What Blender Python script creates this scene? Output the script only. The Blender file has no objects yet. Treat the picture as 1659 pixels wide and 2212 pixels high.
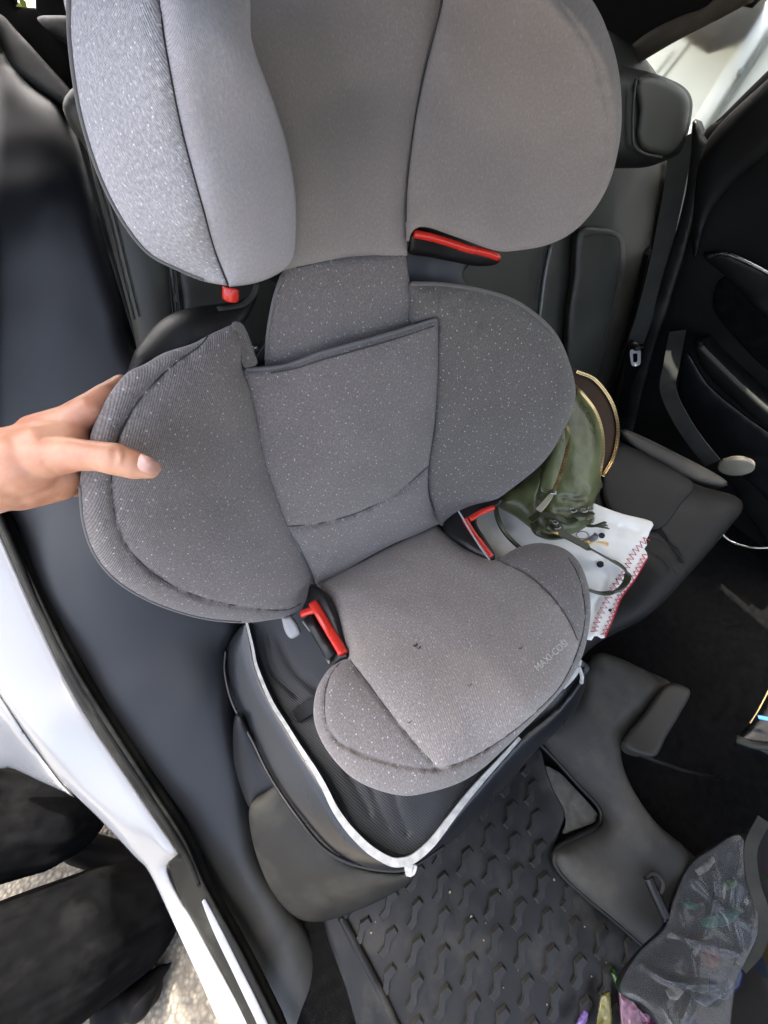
import bpy, bmesh, math, random
import numpy as np
from mathutils import Vector, Matrix, noise
from mathutils.geometry import delaunay_2d_cdt
random.seed(7)
S = bpy.context.scene
# ------------------------------------------------------------------ camera
CX = np.array([0.805, 0.519, -0.288]); CY = np.array([-0.594, 0.713, -0.373])
CX /= np.linalg.norm(CX); CZ = np.cross(CX, CY); CZ /= np.linalg.norm(CZ); CY = np.cross(CZ, CX)
M3 = np.stack([CX, CY, CZ])                     # camera axes -> world
EYE = np.array([0, 0, 1.40])
cam = bpy.data.objects.new('camera', bpy.data.cameras.new('camera')); S.collection.objects.link(cam)
mw = Matrix([list(M3[i]) + [EYE[i]] for i in range(3)] + [[0, 0, 0, 1]])
cam.matrix_world = mw
cam.data.sensor_fit = 'HORIZONTAL'; cam.data.sensor_width = 36; cam.data.lens = 36*831/1659
cam.data.clip_start = 0.02; cam.data.clip_end = 500
S.camera = cam
# ------------------------------------------------------------------ light
SUN_AZ = Vector((0.15, 0.55, 0.82)).normalized()          # direction to the sun
W = bpy.data.worlds.new('World'); S.world = W; W.use_nodes = True
nt = W.node_tree; bg = nt.nodes['Background']
sky = nt.nodes.new('ShaderNodeTexSky'); sky.sky_type = 'NISHITA'; sky.sun_disc = False
sky.sun_elevation = math.asin(SUN_AZ.z); sky.sun_rotation = math.atan2(SUN_AZ.x, SUN_AZ.y)
sky.dust_density = 7.0; sky.ozone_density = 0.0; sky.air_density = 0.8
hs = nt.nodes.new('ShaderNodeHueSaturation'); hs.inputs['Saturation'].default_value = .72; nt.links.new(sky.outputs[0], hs.inputs['Color'])
tm0 = nt.nodes.new('ShaderNodeMix'); tm0.data_type = 'RGBA'; tm0.blend_type = 'MULTIPLY'; tm0.inputs[0].default_value = 1; tm0.inputs[7].default_value = (1.01, 1.0, .985, 1); nt.links.new(hs.outputs[0], tm0.inputs[6])
nt.links.new(tm0.outputs[2], bg.inputs[0]); bg.inputs[1].default_value = 0.15
sl = bpy.data.lights.new('sun', 'SUN'); sl.energy = 2; sl.angle = math.radians(0.5); sl.color = (1, .95, .87)
so = bpy.data.objects.new('sun', sl); S.collection.objects.link(so)
so.rotation_euler = SUN_AZ.to_track_quat('Z', 'Y').to_euler()
S.view_settings.view_transform = 'Standard'; S.view_settings.look = 'None'
S.view_settings.exposure = 3.1; S.view_settings.gamma = 1
# ------------------------------------------------------------------ geometry helpers
F = 831.0; PX0, PY0 = 829.5, 1106.0
def rays(p):
    p = np.atleast_2d(np.asarray(p, float))
    c = np.stack([(p[:, 0]-PX0)/F, (PY0-p[:, 1])/F, -np.ones(len(p))], 1)
    return c @ M3.T
def at(x, y, d): return EYE + rays([(x, y)])[0]*d
class Pl:                                        # a real plane in the car: point, two directions
    def __init__(s, o, u, v):
        s.o = np.array(o, float); u = np.array(u, float); v = np.array(v, float)
        s.u = u/np.linalg.norm(u); n = np.cross(s.u, v); s.n = n/np.linalg.norm(n)
        s.v = np.cross(s.n, s.u)
        if s.n @ (EYE-s.o) < 0: s.n = -s.n
    def d(s, x, y, off=0.0):
        r = rays([(x, y)])[0]
        return float(((s.o+s.n*off-EYE) @ s.n)/(r @ s.n))
    def p(s, x, y, off=0.0): return EYE + rays([(x, y)])[0]*s.d(x, y, off)
H = 1.40
sx = np.array([.983, -.183, 0]); sy = np.array([.183, .983, 0]); zz = np.array([0, 0, 1.])
SO = np.array([.16, .227, H-.67])
ra = math.radians
CU = Pl(SO, sx, -sy*math.cos(ra(18))+zz*math.sin(ra(18)))      # child seat cushion plane
BA = Pl(SO, sx, sy*math.sin(ra(27))+zz*math.cos(ra(27)))       # child seat back plane
FL = Pl((0, 0, H-1.05), (1, 0, 0), (0, 1, 0))                  # car floor
BC = Pl((0, 0, H-.74), (1, 0, 0), (0, 1, -.06))                # bench cushion top
BB = Pl((0, .40, H-.74), (1, 0, 0), (0, .42, 1))               # bench backrest
DR = Pl((1.15, 0, H), (0, 1, 0), (0, 0, 1))                    # far door
GR = Pl((0, 0, 0), (1, 0, 0), (0, 1, 0))                       # ground
COL = S.collection
ORG = {}
def tag(o, label=None, cat=None, group=None, kind=None):
    if label: o['label'] = label
    if cat: o['category'] = cat
    if group: o['group'] = group
    if kind: o['kind'] = kind
    return o
def thing(name, label, cat, loc, group=None):
    o = bpy.data.objects.new(name, None); COL.objects.link(o); o.empty_display_size = .03
    o.location = [float(c) for c in loc]; ORG[o.name] = np.array(loc, float)
    return tag(o, label, cat, group)
def mk(name, verts, faces, mat, parent=None, uv=None, smooth=True, label=None, kind=None):
    verts = np.asarray(verts, float)
    c = verts.mean(0) if len(verts) else np.zeros(3)
    me = bpy.data.meshes.new(name)
    me.from_pydata([tuple(v) for v in (verts-c)], [], [tuple(f) for f in faces])
    if uv is not None:
        L = me.uv_layers.new(name='UVMap')
        idx = np.empty(len(me.loops), int); me.loops.foreach_get('vertex_index', idx)
        L.data.foreach_set('uv', np.asarray(uv, float)[idx].ravel())
    if smooth: me.polygons.foreach_set('use_smooth', [True]*len(me.polygons))
    me.materials.append(mat); me.update()
    o = bpy.data.objects.new(name, me); COL.objects.link(o)
    po = np.zeros(3)
    if parent is not None:
        o.parent = parent; po = ORG[parent.name]
    o.location = [float(q) for q in (c-po)]; ORG[o.name] = c
    if label: o['label'] = label
    if kind: o['kind'] = kind
    return o
def spline(pts, closed=False, step=6.0):
    P = [np.array(p, float) for p in pts]; n = len(P); out = []
    rng = range(n) if closed else range(n-1)
    for i in rng:
        p1, p2 = P[i], P[(i+1) % n]
        if np.linalg.norm(p2[:2]-p1[:2]) < 1e-6 and np.linalg.norm(p2-p1) < 1e-9: continue
        p0 = P[i-1] if (closed or i > 0) else 2*p1-p2
        p3 = P[(i+2) % n] if (closed or i+2 < n) else 2*p2-p1
        k = max(1, int(round(np.linalg.norm(p2-p1)/step)))
        for j in range(k):
            t = j/k
            out.append(.5*((2*p1)+(-p0+p2)*t+(2*p0-5*p1+4*p2-p3)*t*t+(-p0+3*p1-3*p2+p3)*t**3))
    if not closed: out.append(P[-1])
    return np.array(out)
def segdist(Q, poly, closed):
    A = poly if closed else poly[:-1]
    B = np.roll(poly, -1, 0) if closed else poly[1:]
    D = B-A; L2 = (D**2).sum(1)+1e-12
    best = np.full(len(Q), 1e9)
    for i in range(0, len(Q), 2000):
        q = Q[i:i+2000]
        t = np.clip(((q[:, None]-A)*D).sum(2)/L2, 0, 1)
        e = q[:, None]-(A+t[..., None]*D)
        best[i:i+2000] = np.sqrt((e**2).sum(2)).min(1)
    return best
def inside(Q, poly):
    x, y = Q[:, 0], Q[:, 1]; c = np.zeros(len(Q), bool)
    x1, y1 = poly[:, 0], poly[:, 1]; x2, y2 = np.roll(x1, -1), np.roll(y1, -1)
    for a, b, e, f in zip(x1, y1, x2, y2):
        if b == f: continue
        m = ((b > y) != (f > y)) & (x < (e-a)*(y-b)/(f-b)+a); c ^= m
    return c
class TPS:                                       # smooth sheet through depth anchors (a plane stays a plane)
    def __init__(s, an):
        an = [(a[0], a[1], a[2] if isinstance(a[2], (float, int)) else a[2].d(a[0], a[1], a[3] if len(a) > 3 else 0)) for a in an]
        A = np.array(an, float); s.X = A[:, :2]/1000; w = 1/A[:, 2]; n = len(A)
        K = s.k(s.X, s.X)+np.eye(n)*1e-4; Pm = np.c_[np.ones(n), s.X]
        if n < 3: s.c = None; s.m = w.mean(); return
        L = np.block([[K, Pm], [Pm.T, np.zeros((3, 3))]])
        s.c = np.linalg.lstsq(L, np.r_[w, 0, 0, 0], rcond=None)[0]
    def k(s, a, b):
        r2 = ((a[:, None]-b)**2).sum(2)+1e-12; return r2*np.log(r2)
    def d(s, p):
        p = np.atleast_2d(np.asarray(p, float))/1000
        if s.c is None: return np.full(len(p), 1/s.m)
        w = s.k(p, s.X) @ s.c[:-3]+np.c_[np.ones(len(p)), p] @ s.c[-3:]
        return 1/np.maximum(w, .05)
class PlD:                                       # pure plane, same interface
    def __init__(s, pl, off=0): s.pl, s.off = pl, off
    def d(s, p):
        r = rays(p); return ((s.pl.o+s.pl.n*s.off-EYE) @ s.pl.n)/(r @ s.pl.n)
def sheet(name, outline, anchors, mat, parent=None, T=.012, R=.02, back=.02, grid=8, seams=(), wr=(0, 30), puff=0.0,
          step=None, lin=False, label=None, kind=None, bumps=(), uvdir=None, flat_back=True, pk=1.0):
    """A solid body: outline on a curved base sheet, rounded front (T high over R metres), real thickness behind it."""
    dep = PlD(*anchors) if isinstance(anchors, tuple) else TPS(anchors)
    ol = np.array(outline, float) if lin else spline(outline, True, step or grid)
    if lin:
        o2 = []
        for i in range(len(ol)):
            a, b = ol[i], ol[(i+1) % len(ol)]; k = max(1, int(np.linalg.norm(b-a)/(step or grid)))
            o2 += [a+(b-a)*j/k for j in range(k)]
        ol = np.array(o2)
    keep = [0]
    for i in range(1, len(ol)):
        if np.linalg.norm(ol[i]-ol[keep[-1]]) > 1.0: keep.append(i)
    if np.linalg.norm(ol[keep[-1]]-ol[0]) < 1.0: keep.pop()
    ol = ol[keep]
    dav = dep.d(ol).mean(); m = dav/F            # metres per px
    sm = [(spline(s[0], False, grid*.7), s[1], s[2], (s[3] if len(s) > 3 else 0)) for s in seams]
    pts = [ol]
    (x0, y0), (x1, y1) = ol.min(0), ol.max(0)
    gx = np.arange(x0, x1, grid); gy = np.arange(y0, y1, grid*.87); g = []
    for j, yy in enumerate(gy): g.append(np.c_[gx+(grid/2 if j % 2 else 0), np.full(len(gx), yy)])
    g = np.concatenate(g); near = np.full(len(g), 1e9)
    for s in sm: near = np.minimum(near, segdist(g, s[0], False))
    ein = segdist(g, ol, True)
    g = g[inside(g, ol) & (ein > grid*.6) & (near > grid*.45)]
    extra = []
    tn = np.roll(ol, -1, 0)-np.roll(ol, 1, 0); tn /= np.linalg.norm(tn, axis=1)[:, None]+1e-9
    nr = np.c_[-tn[:, 1], tn[:, 0]]
    if not inside(ol[:1]+nr[:1]*1.5, ol)[0]: nr = -nr
    for fr in (.06, .2, .45):
        dd = R/m*fr
        if dd < grid*.75 and dd > .4:
            q = ol+nr*dd; ok = inside(q, ol) & (segdist(q, ol, True) > dd*.9); extra.append(q[ok])
    for s in sm:
        extra.append(s[0]); t = np.gradient(s[0], axis=0); t /= np.linalg.norm(t, axis=1)[:, None]+1e-9
        n2 = np.c_[-t[:, 1], t[:, 0]]
        for k in (-1, 1): extra.append(s[0]+n2*k*max(1.2, s[2]/m*.7))
    for e in extra:
        if len(e): e = e[inside(e, ol) & (segdist(e, ol, True) > .35)]; pts.append(e)
    V = np.concatenate(pts+[g]); n0 = len(ol)
    res = delaunay_2d_cdt([Vector((float(a), float(b))) for a, b in V], [], [list(range(n0))], 1, 1e-3)
    V2 = np.array([(v.x, v.y) for v in res[0]]); faces = [list(f) for f in res[2]]
    def height(q, P=None):
        d = segdist(q, ol, True)*m; t = np.clip(d/R, 0, 1)
        h = T*np.sqrt(np.maximum(0, 1-(1-t)**2))
        if puff: h = h+puff*(1-np.exp(-d/(R*2.5)))
        for s in sm:
            sd = segdist(q, s[0], False)*m
            h = h-s[1]*np.exp(-(sd/s[2])**2)*np.clip(t*1.5, 0, 1)-(s[3]*np.exp(-(sd/(s[2]*5))**2)*t if s[3] else 0)
        for (bx, by, br, bh) in bumps:
            h = h+bh*np.exp(-(((q[:, 0]-bx)**2+(q[:, 1]-by)**2)/br**2))
        if wr[0] and P is not None and sm:
            ns = np.full(len(q), 1e9)
            for s in sm: ns = np.minimum(ns, segdist(q, s[0], False)*m)
            ns = np.minimum(ns, d+.004)
            h = h+.0026*pk*np.exp(-(ns/.012)**2)*np.array([noise.noise(Vector(p*110)) for p in P])*np.clip(t*3, 0, 1)
        if wr[0] and P is not None:
            w = np.array([noise.noise(Vector(p*wr[1]))+.5*noise.noise(Vector(p*wr[1]*2.3+5)) for p in P])
            h = h+wr[0]*w*t
        return h
    def base(q):
        return EYE+rays(q)*dep.d(q)[:, None]
    P = base(V2); n = np.cross(base(V2+[1, 0])-P, base(V2+[0, 1])-P)
    n /= np.linalg.norm(n, axis=1)[:, None]; flip = ((EYE-P)*n).sum(1) < 0; n[flip] *= -1
    vd = EYE-P; vl = np.linalg.norm(vd, axis=1)[:, None]; vd /= vl
    hh = height(V2, P)
    cosv = np.clip((n*vd).sum(1), .45, 1)
    Fp = P+vd*(hh/cosv)[:, None]
    de = segdist(V2, ol, True)*m; tb = np.clip(de/max(R, .006), 0, 1)
    Bp = P-n*(back*np.sqrt(np.maximum(0, 1-(1-tb)**2)))[:, None]
    # boundary verts of the mesh are shared
    bd = np.where(de < 1e-5)[0]; bset = set(bd.tolist())
    mp = {}; vs = list(Fp); k = len(vs)
    for i in range(len(V2)):
        if i in bset: mp[i] = i
        else: mp[i] = k; vs.append(Bp[i]); k += 1
    area = sum((V2[f[1]][0]-V2[f[0]][0])*(V2[f[2]][1]-V2[f[0]][1])-(V2[f[1]][1]-V2[f[0]][1])*(V2[f[2]][0]-V2[f[0]][0]) for f in faces)
    if area > 0: faces = [f[::-1] for f in faces]
    fs = [f for f in faces]+[[mp[i] for i in f[::-1]] for f in faces]
    c = P.mean(0); nn = n.mean(0); nn /= np.linalg.norm(nn)
    e1 = np.array(uvdir if uvdir is not None else sx, float); e1 = e1-nn*(e1 @ nn); e1 /= np.linalg.norm(e1); e2 = np.cross(nn, e1)
    va = np.array(vs); uv = np.c_[(va-c) @ e1, (va-c) @ e2]
    o = mk(name, va, fs, mat, parent, uv, True, label, kind)
    def on(q, lift=0.0):
        q = np.atleast_2d(np.asarray(q, float))[:, :2]; B = base(q); h = height(q)+lift
        v = EYE-B; v /= np.linalg.norm(v, axis=1)[:, None]
        nb = np.cross(base(q+[1, 0])-B, base(q+[0, 1])-B); nb /= np.linalg.norm(nb, axis=1)[:, None]
        return B+v*(h/np.clip(np.abs((nb*v).sum(1)), .45, 1))[:, None]
    o_on[o.name] = on
    return o, on
o_on = {}
def frame_t(P):
    P = np.asarray(P, float); t = np.gradient(P, axis=0); t /= np.linalg.norm(t, axis=1)[:, None]+1e-12
    n = np.cross(t[0], [0.3, .2, .9]); n /= np.linalg.norm(n); N = []
    for i in range(len(P)):
        n = n-t[i]*(n @ t[i]); n /= np.linalg.norm(n)+1e-12; N.append(n.copy())
    return t, np.array(N)
def tube_geo(P, r, seg=8, flat=None, closed=False, up=None):
    P = np.asarray(P, float); n = len(P); r = np.full(n, r) if np.isscalar(r) else np.asarray(r, float)
    t, N = frame_t(P)
    if up is not None:
        N = np.cross(t, up); N /= np.linalg.norm(N, axis=1)[:, None]+1e-9
    B = np.cross(t, N); vs = []; fs = []
    fl = flat or 1.0
    for i in range(n):
        for k in range(seg):
            a = 2*math.pi*k/seg; vs.append(P[i]+N[i]*math.cos(a)*r[i]+B[i]*math.sin(a)*r[i]*fl)
    for i in range(n-1 if not closed else n):
        for k in range(seg):
            a, b = i*seg+k, i*seg+(k+1) % seg; j = ((i+1) % n)*seg
            fs.append((a, b, j+(k+1) % seg, j+k))
    if not closed:
        fs.append(tuple(range(seg))[::-1]); fs.append(tuple((n-1)*seg+k for k in range(seg)))
    return vs, fs
def tube(name, P, r, mat, parent=None, seg=8, flat=None, closed=False, label=None, up=None, kind=None, smooth=True):
    v, f = tube_geo(P, r, seg, flat, closed, up)
    return mk(name, v, f, mat, parent, None, smooth, label, kind)
def join_geo(L):
    V, Fc = [], []
    for v, f in L:
        k = len(V); V += list(v); Fc += [tuple(i+k for i in q) for q in f]
    return V, Fc
def box_geo(c, ax, ay, az, hx, hy, hz):
    c = np.array(c, float); vs = [c+ax*hx*a+ay*hy*b+az*hz*d for d in (-1, 1) for b in (-1, 1) for a in (-1, 1)]
    return vs, [(0, 2, 3, 1), (4, 5, 7, 6), (0, 1, 5, 4), (2, 6, 7, 3), (0, 4, 6, 2), (1, 3, 7, 5)]
def rbox(name, c, ax, ay, az, h, mat, parent=None, bev=.003, label=None, segs=2):
    v, f = box_geo(c, *[np.array(a, float) for a in (ax, ay, az)], *h)
    bm = bmesh.new(); bv = [bm.verts.new(tuple(p)) for p in v]
    for q in f: bm.faces.new([bv[i] for i in q])
    bmesh.ops.recalc_face_normals(bm, faces=bm.faces)
    bmesh.ops.bevel(bm, geom=bm.edges[:], offset=bev, segments=segs, affect='EDGES', profile=.5)
    bm.verts.index_update()
    vs = [tuple(x.co) for x in bm.verts]; fs = [[x.index for x in q.verts] for q in bm.faces]; bm.free()
    return mk(name, vs, fs, mat, parent, None, True, label)
def pxl(pts, d=None, step=5):                    # [(x,y,d)] -> 3D spline
    Q = np.array([at(*p) for p in pts]); return spline(Q, False, step*.001)
# ------------------------------------------------------------------ materials
def mat_new(name):
    m = bpy.data.materials.new(name); m.use_nodes = True; n = m.node_tree
    return m, n, n.nodes['Principled BSDF'], (lambda t: n.nodes.new(t)), n.links.new
def mix(N, L, fac, a, b, blend='MIX'):
    x = N('ShaderNodeMix'); x.data_type = 'RGBA'; x.blend_type = blend
    for s, v in ((x.inputs[0], fac), (x.inputs[6], a), (x.inputs[7], b)):
        if hasattr(v, 'is_linked') or isinstance(v, bpy.types.NodeSocket): L(v, s)
        else: s.default_value = v if isinstance(v, (int, float)) else (*v, 1) if len(v) == 3 else v
    return x.outputs[2]
def ramp(N, L, src, a, b, ca=0.0, cb=1.0):
    r = N('ShaderNodeMapRange'); L(src, r.inputs[0]); r.inputs[1].default_value = a; r.inputs[2].default_value = b
    r.inputs[3].default_value = ca; r.inputs[4].default_value = cb; return r.outputs[0]
def fabric(name, col, dot=0.5, dots=74, dotr=.062, twill=.42, twf=160, heather=.38, rough=.9, sheen=.25, sparkle=0, stain=None, ang=.8, uvr=True):
    m, n, b, N, L = mat_new(name)
    tc = N('ShaderNodeTexCoord'); mp = N('ShaderNodeMapping'); L(tc.outputs['UV'], mp.inputs[0]); mp.inputs['Rotation'].default_value = (0, 0, ang)
    no = N('ShaderNodeTexNoise'); no.inputs['Scale'].default_value = 380; no.inputs['Detail'].default_value = 5; no.inputs['Roughness'].default_value = .75; L(tc.outputs['UV'], no.inputs[0])
    base = mix(N, L, ramp(N, L, no.outputs[0], .3, .7, 0, 1), [c*(1-heather) for c in col], [c*(1+heather*1.6) for c in col])
    big = N('ShaderNodeTexNoise'); big.inputs['Scale'].default_value = 14; big.inputs['Detail'].default_value = 4; L(tc.outputs['UV'], big.inputs[0])
    base = mix(N, L, ramp(N, L, big.outputs[0], .35, .7, 0, .35), base, [c*.72 for c in col])
    if stain:
        st = N('ShaderNodeTexNoise'); st.inputs['Scale'].default_value = 7; st.inputs['Detail'].default_value = 6; L(tc.outputs['UV'], st.inputs[0])
        base = mix(N, L, ramp(N, L, st.outputs[0], .5, .72, 0, .6), base, stain)
    wv = N('ShaderNodeTexWave'); wv.inputs['Scale'].default_value = twf; wv.inputs['Distortion'].default_value = .8; wv.inputs['Detail Scale'].default_value = 3; L(mp.outputs[0], wv.inputs[0])
    base = mix(N, L, ramp(N, L, wv.outputs[0], 0, 1, 0, twill), base, [c*.35 for c in col])
    if dot:
        vo = N('ShaderNodeTexVoronoi'); vo.voronoi_dimensions = '2D'; vo.inputs['Scale'].default_value = dots; vo.inputs['Randomness'].default_value = .95; L(mp.outputs[0], vo.inputs[0])
        n3 = N('ShaderNodeTexNoise'); n3.inputs['Scale'].default_value = 60; L(tc.outputs['UV'], n3.inputs[0])
        f = N('ShaderNodeMath'); f.operation = 'MULTIPLY'; L(ramp(N, L, vo.outputs['Distance'], dotr*.75, dotr*1.25, 1, 0), f.inputs[0]); L(ramp(N, L, n3.outputs[0], .3, .65, .25, 1), f.inputs[1])
        base = mix(N, L, f.outputs[0], base, (dot, dot*.97, dot*.95))
    fl_ = N('ShaderNodeTexNoise'); fl_.inputs['Scale'].default_value = 620; fl_.inputs['Detail'].default_value = 2
    mf = N('ShaderNodeMapping'); mf.inputs['Scale'].default_value = (1, .4, 1); mf.inputs['Rotation'].default_value = (0, 0, .5); L(tc.outputs['UV'], mf.inputs[0]); L(mf.outputs[0], fl_.inputs[0])
    base = mix(N, L, ramp(N, L, fl_.outputs[0], .56, .72, 0, .34 if dot else .14), base, [min(1, c*2.6) for c in col])
    if sparkle:
        v2 = N('ShaderNodeTexNoise'); v2.inputs['Scale'].default_value = 1100; v2.inputs['Detail'].default_value = 1
        m2 = N('ShaderNodeMapping'); m2.inputs['Scale'].default_value = (1, .28, 1); m2.inputs['Rotation'].default_value = (0, 0, .9); L(tc.outputs['UV'], m2.inputs[0]); L(m2.outputs[0], v2.inputs[0])
        base = mix(N, L, ramp(N, L, v2.outputs[0], .58, .75, 0, sparkle), base, (.75, .75, .78))
    L(base, b.inputs['Base Color']); b.inputs['Roughness'].default_value = rough
    b.inputs['Sheen Weight'].default_value = sheen; b.inputs['Sheen Roughness'].default_value = .5; b.inputs['Specular IOR Level'].default_value = .25
    bp = N('ShaderNodeBump'); bp.inputs['Strength'].default_value = .8; bp.inputs['Distance'].default_value = .0005
    ad = N('ShaderNodeMath'); L(wv.outputs[0], ad.inputs[0]); L(no.outputs[0], ad.inputs[1]); L(ad.outputs[0], bp.inputs['Height']); L(bp.outputs[0], b.inputs['Normal'])
    return m
def plain(name, col, rough=.5, metal=0, var=.25, scale=20, bump=.0, bscale=300, col2=None, dirt=None, coat=0, spec=.5, bdist=.0006, trans=0, alpha=1, sss=0, detail=5):
    m, n, b, N, L = mat_new(name)
    tc = N('ShaderNodeTexCoord')
    no = N('ShaderNodeTexNoise'); no.inputs['Scale'].default_value = scale; no.inputs['Detail'].default_value = detail; L(tc.outputs['Object'], no.inputs[0])
    c2 = col2 or [c*(1+var) for c in col]
    base = mix(N, L, ramp(N, L, no.outputs[0], .35, .68), [c*(1-var) for c in col], c2)
    if dirt:
        d2 = N('ShaderNodeTexNoise'); d2.inputs['Scale'].default_value = dirt[1]; d2.inputs['Detail'].default_value = 8; d2.inputs['Roughness'].default_value = .65; L(tc.outputs['Object'], d2.inputs[0])
        base = mix(N, L, ramp(N, L, d2.outputs[0], dirt[3] if len(dirt) > 3 else .5, .75, 0, dirt[2]), base, dirt[0])
    L(base, b.inputs['Base Color']); b.inputs['Metallic'].default_value = metal
    L(ramp(N, L, no.outputs[0], .3, .7, max(.03, rough-.08), min(1, rough+.08)), b.inputs['Roughness'])
    b.inputs['Coat Weight'].default_value = coat; b.inputs['Specular IOR Level'].default_value = spec
    b.inputs['Transmission Weight'].default_value = trans; b.inputs['Alpha'].default_value = alpha
    if sss:
        b.inputs['Subsurface Weight'].default_value = sss; b.inputs['Subsurface Radius'].default_value = (1, .35, .2); b.inputs['Subsurface Scale'].default_value = .006
    if bump:
        bn = N('ShaderNodeTexNoise'); bn.inputs['Scale'].default_value = bscale; bn.inputs['Detail'].default_value = 4; L(tc.outputs['Object'], bn.inputs[0])
        bp = N('ShaderNodeBump'); bp.inputs['Strength'].default_value = bump; bp.inputs['Distance'].default_value = bdist; L(bn.outputs[0], bp.inputs['Height']); L(bp.outputs[0], b.inputs['Normal'])
    return m
GREY = (.178, .160, .152)
M = dict(
 fab=fabric('charcoal_twill_fabric', GREY),
 fabseat=fabric('worn_charcoal_twill_fabric', (.270, .240, .225), stain=(.38, .325, .27)),
 fabdark=fabric('dark_shaded_charcoal_twill', (.13, .118, .108)),  # twill darkened for the right wing's shade; also dark flap and piping
 fabpipe=fabric('grey_edge_binding', (.14, .135, .135), dot=0, twf=700, twill=.5),
 fabspark=fabric('daylit_sparkling_grey_twill', (.45, .44, .47), dot=.9, dots=110, dotr=.07, twill=.4, twf=260, sparkle=.8, ang=-.2),  # same flecked fabric, grazing sheen lightened into the base colour
 fabsm=fabric('daylit_smooth_grey_jersey', (.46, .44, .465), dot=0, twill=.08, heather=.14, twf=400),  # lit copy of the headrest jersey, daylight on the left wing in its colour
 fabsmd=fabric('smooth_grey_jersey', (.295, .258, .238), dot=0, twill=.06, heather=.12, twf=400),
 thread=plain('dark_seam_thread', (.045, .042, .04), .8),
 leather=plain('blue_black_leather', (.009, .010, .0115), .42, var=.15, scale=6, bump=.25, bscale=700, spec=0.22),
 leather2=plain('grey_black_leather', (.036, .036, .029), .45, var=.2, scale=8, bump=.3, bscale=500, spec=0.25),
 leather3=plain('soft_black_leather', (.0085, .0084, .0082), .48, var=.2, scale=8, bump=.3, bscale=500, spec=0.18),
 plast=plain('scuffed_black_plastic', (.012, .012, .012), .45, var=.3, scale=12, bump=.2, bscale=900, dirt=((.07, .065, .055), 9, .35), spec=0.25),
 plastg=plain('dusty_grey_plastic', (.030, .029, .026), .55, var=.25, scale=9, bump=.3, bscale=700, dirt=((.10, .092, .07), 7, .5), spec=0.25),
 shell=plain('black_shell_plastic', (.004, .004, .005), .42, var=.2),
 red=plain('glossy_red_plastic', (.62, .028, .016), .25, var=.06, spec=.6),
 grybtn=plain('grey_plastic', (.28, .28, .28), .4, var=.08),
 white=plain('silver_white_car_paint', (.215, .223, .232), .16, var=.0, coat=.6),
 wall=plain('white_painted_panel', (.78, .79, .73), .5, var=.04, scale=3),
 rubber=plain('black_door_rubber', (.007, .007, .006), .55, var=.25, scale=15, dirt=((.10, .10, .08), 12, .25), spec=0.15),
 steel=plain('polished_metal', (.42, .42, .42), .3, metal=1, var=.08, scale=40),
 sillm=plain('pale_sill_strip', (.25, .26, .31), .35, metal=.5, var=.05),
 gold=plain('brass_zip_metal', (.85, .62, .28), .38, metal=1, var=.15, scale=80),
 tape=plain('brown_zip_tape', (.20, .11, .04), .8, var=.2),
 green=plain('olive_green_leather', (.075, .082, .030), .32, var=.35, scale=14, bump=.5, bscale=120, bdist=.0012, col2=(.14, .16, .075)),
 green2=plain('dark_olive_leather', (.032, .036, .018), .38, var=.3, scale=18, bump=.3, bscale=200),
 brown=plain('brown_suede_lining', (.030, .013, .005), .9, var=.3, scale=40),
 cloth=plain('white_cotton', (.80, .79, .74), .9, var=.05, scale=10, bump=.3, bscale=900),
 redst=plain('red_stitching', (.62, .02, .05), .8, var=.1),
 black=plain('black_felt_dot', (.012, .01, .02), .8),
 skin=plain('skin', (.56, .255, .15), .45, var=.10, scale=25, bump=.6, bscale=170, bdist=.0006, sss=.18, col2=(.66, .36, .23), dirt=((.58, .16, .10), 16, .5)),
 nail=plain('fingernail', (.60, .35, .28), .28, var=.04, sss=.2),
 denim=plain('black_denim', (.0025, .0026, .003), .9, var=.45, scale=30, bump=.4, bscale=900, dirt=((.012, .012, .012), 12, .5), spec=0.04),
 shoe=plain('black_shoe', (.003, .003, .0035), .6, var=.2, spec=0.08),
 carpet=plain('dark_car_carpet', (.005, .005, .005), .95, var=.4, scale=60, bump=.8, bscale=900, bdist=.002, spec=0.05),
 carpetg=plain('dusty_grey_carpet', (.085, .083, .074), .95, var=.25, scale=50, bump=.8, bscale=900, bdist=.002, dirt=((.15, .14, .12), 9, .4), spec=0.05),
 mat=plain('black_rubber_mat', (.0065, .0066, .0066), .4, var=.3, scale=14, bump=.3, bscale=400, dirt=((.07, .065, .052), 10, .4), spec=0.28),
 nylon=None,
 head=plain('dark_headliner', (.008, .0075, .007), .95, var=.15, bump=.3, spec=0.08),
 headb=plain('beige_pillar_trim', (.06, .05, .037), .8, var=.2, spec=0.2),
 belt=plain('grey_belt_webbing', (.034, .034, .030), .8, var=.2, bump=.4, bscale=900, spec=0.15),
 binding=plain('silver_white_binding', (.42, .42, .40), .7, var=.22, scale=90, bump=.4, bscale=600),
 rimlea=plain('semi_gloss_black_vinyl', (.011, .012, .0145), .30, var=.15, scale=6, bump=.2, bscale=500, spec=.55),
 plastg2=plain('dark_dusty_plastic', (.018, .0175, .016), .55, var=.25, scale=9, bump=.3, bscale=700, dirt=((.07, .064, .045), 7, .6), spec=.22),
 cream=plain('cream_plastic', (.22, .20, .15), .5, var=.15, scale=20),
 glass=plain('window_glass', (.9, .95, .92), .02, var=0, trans=1, spec=.5),
)
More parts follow.
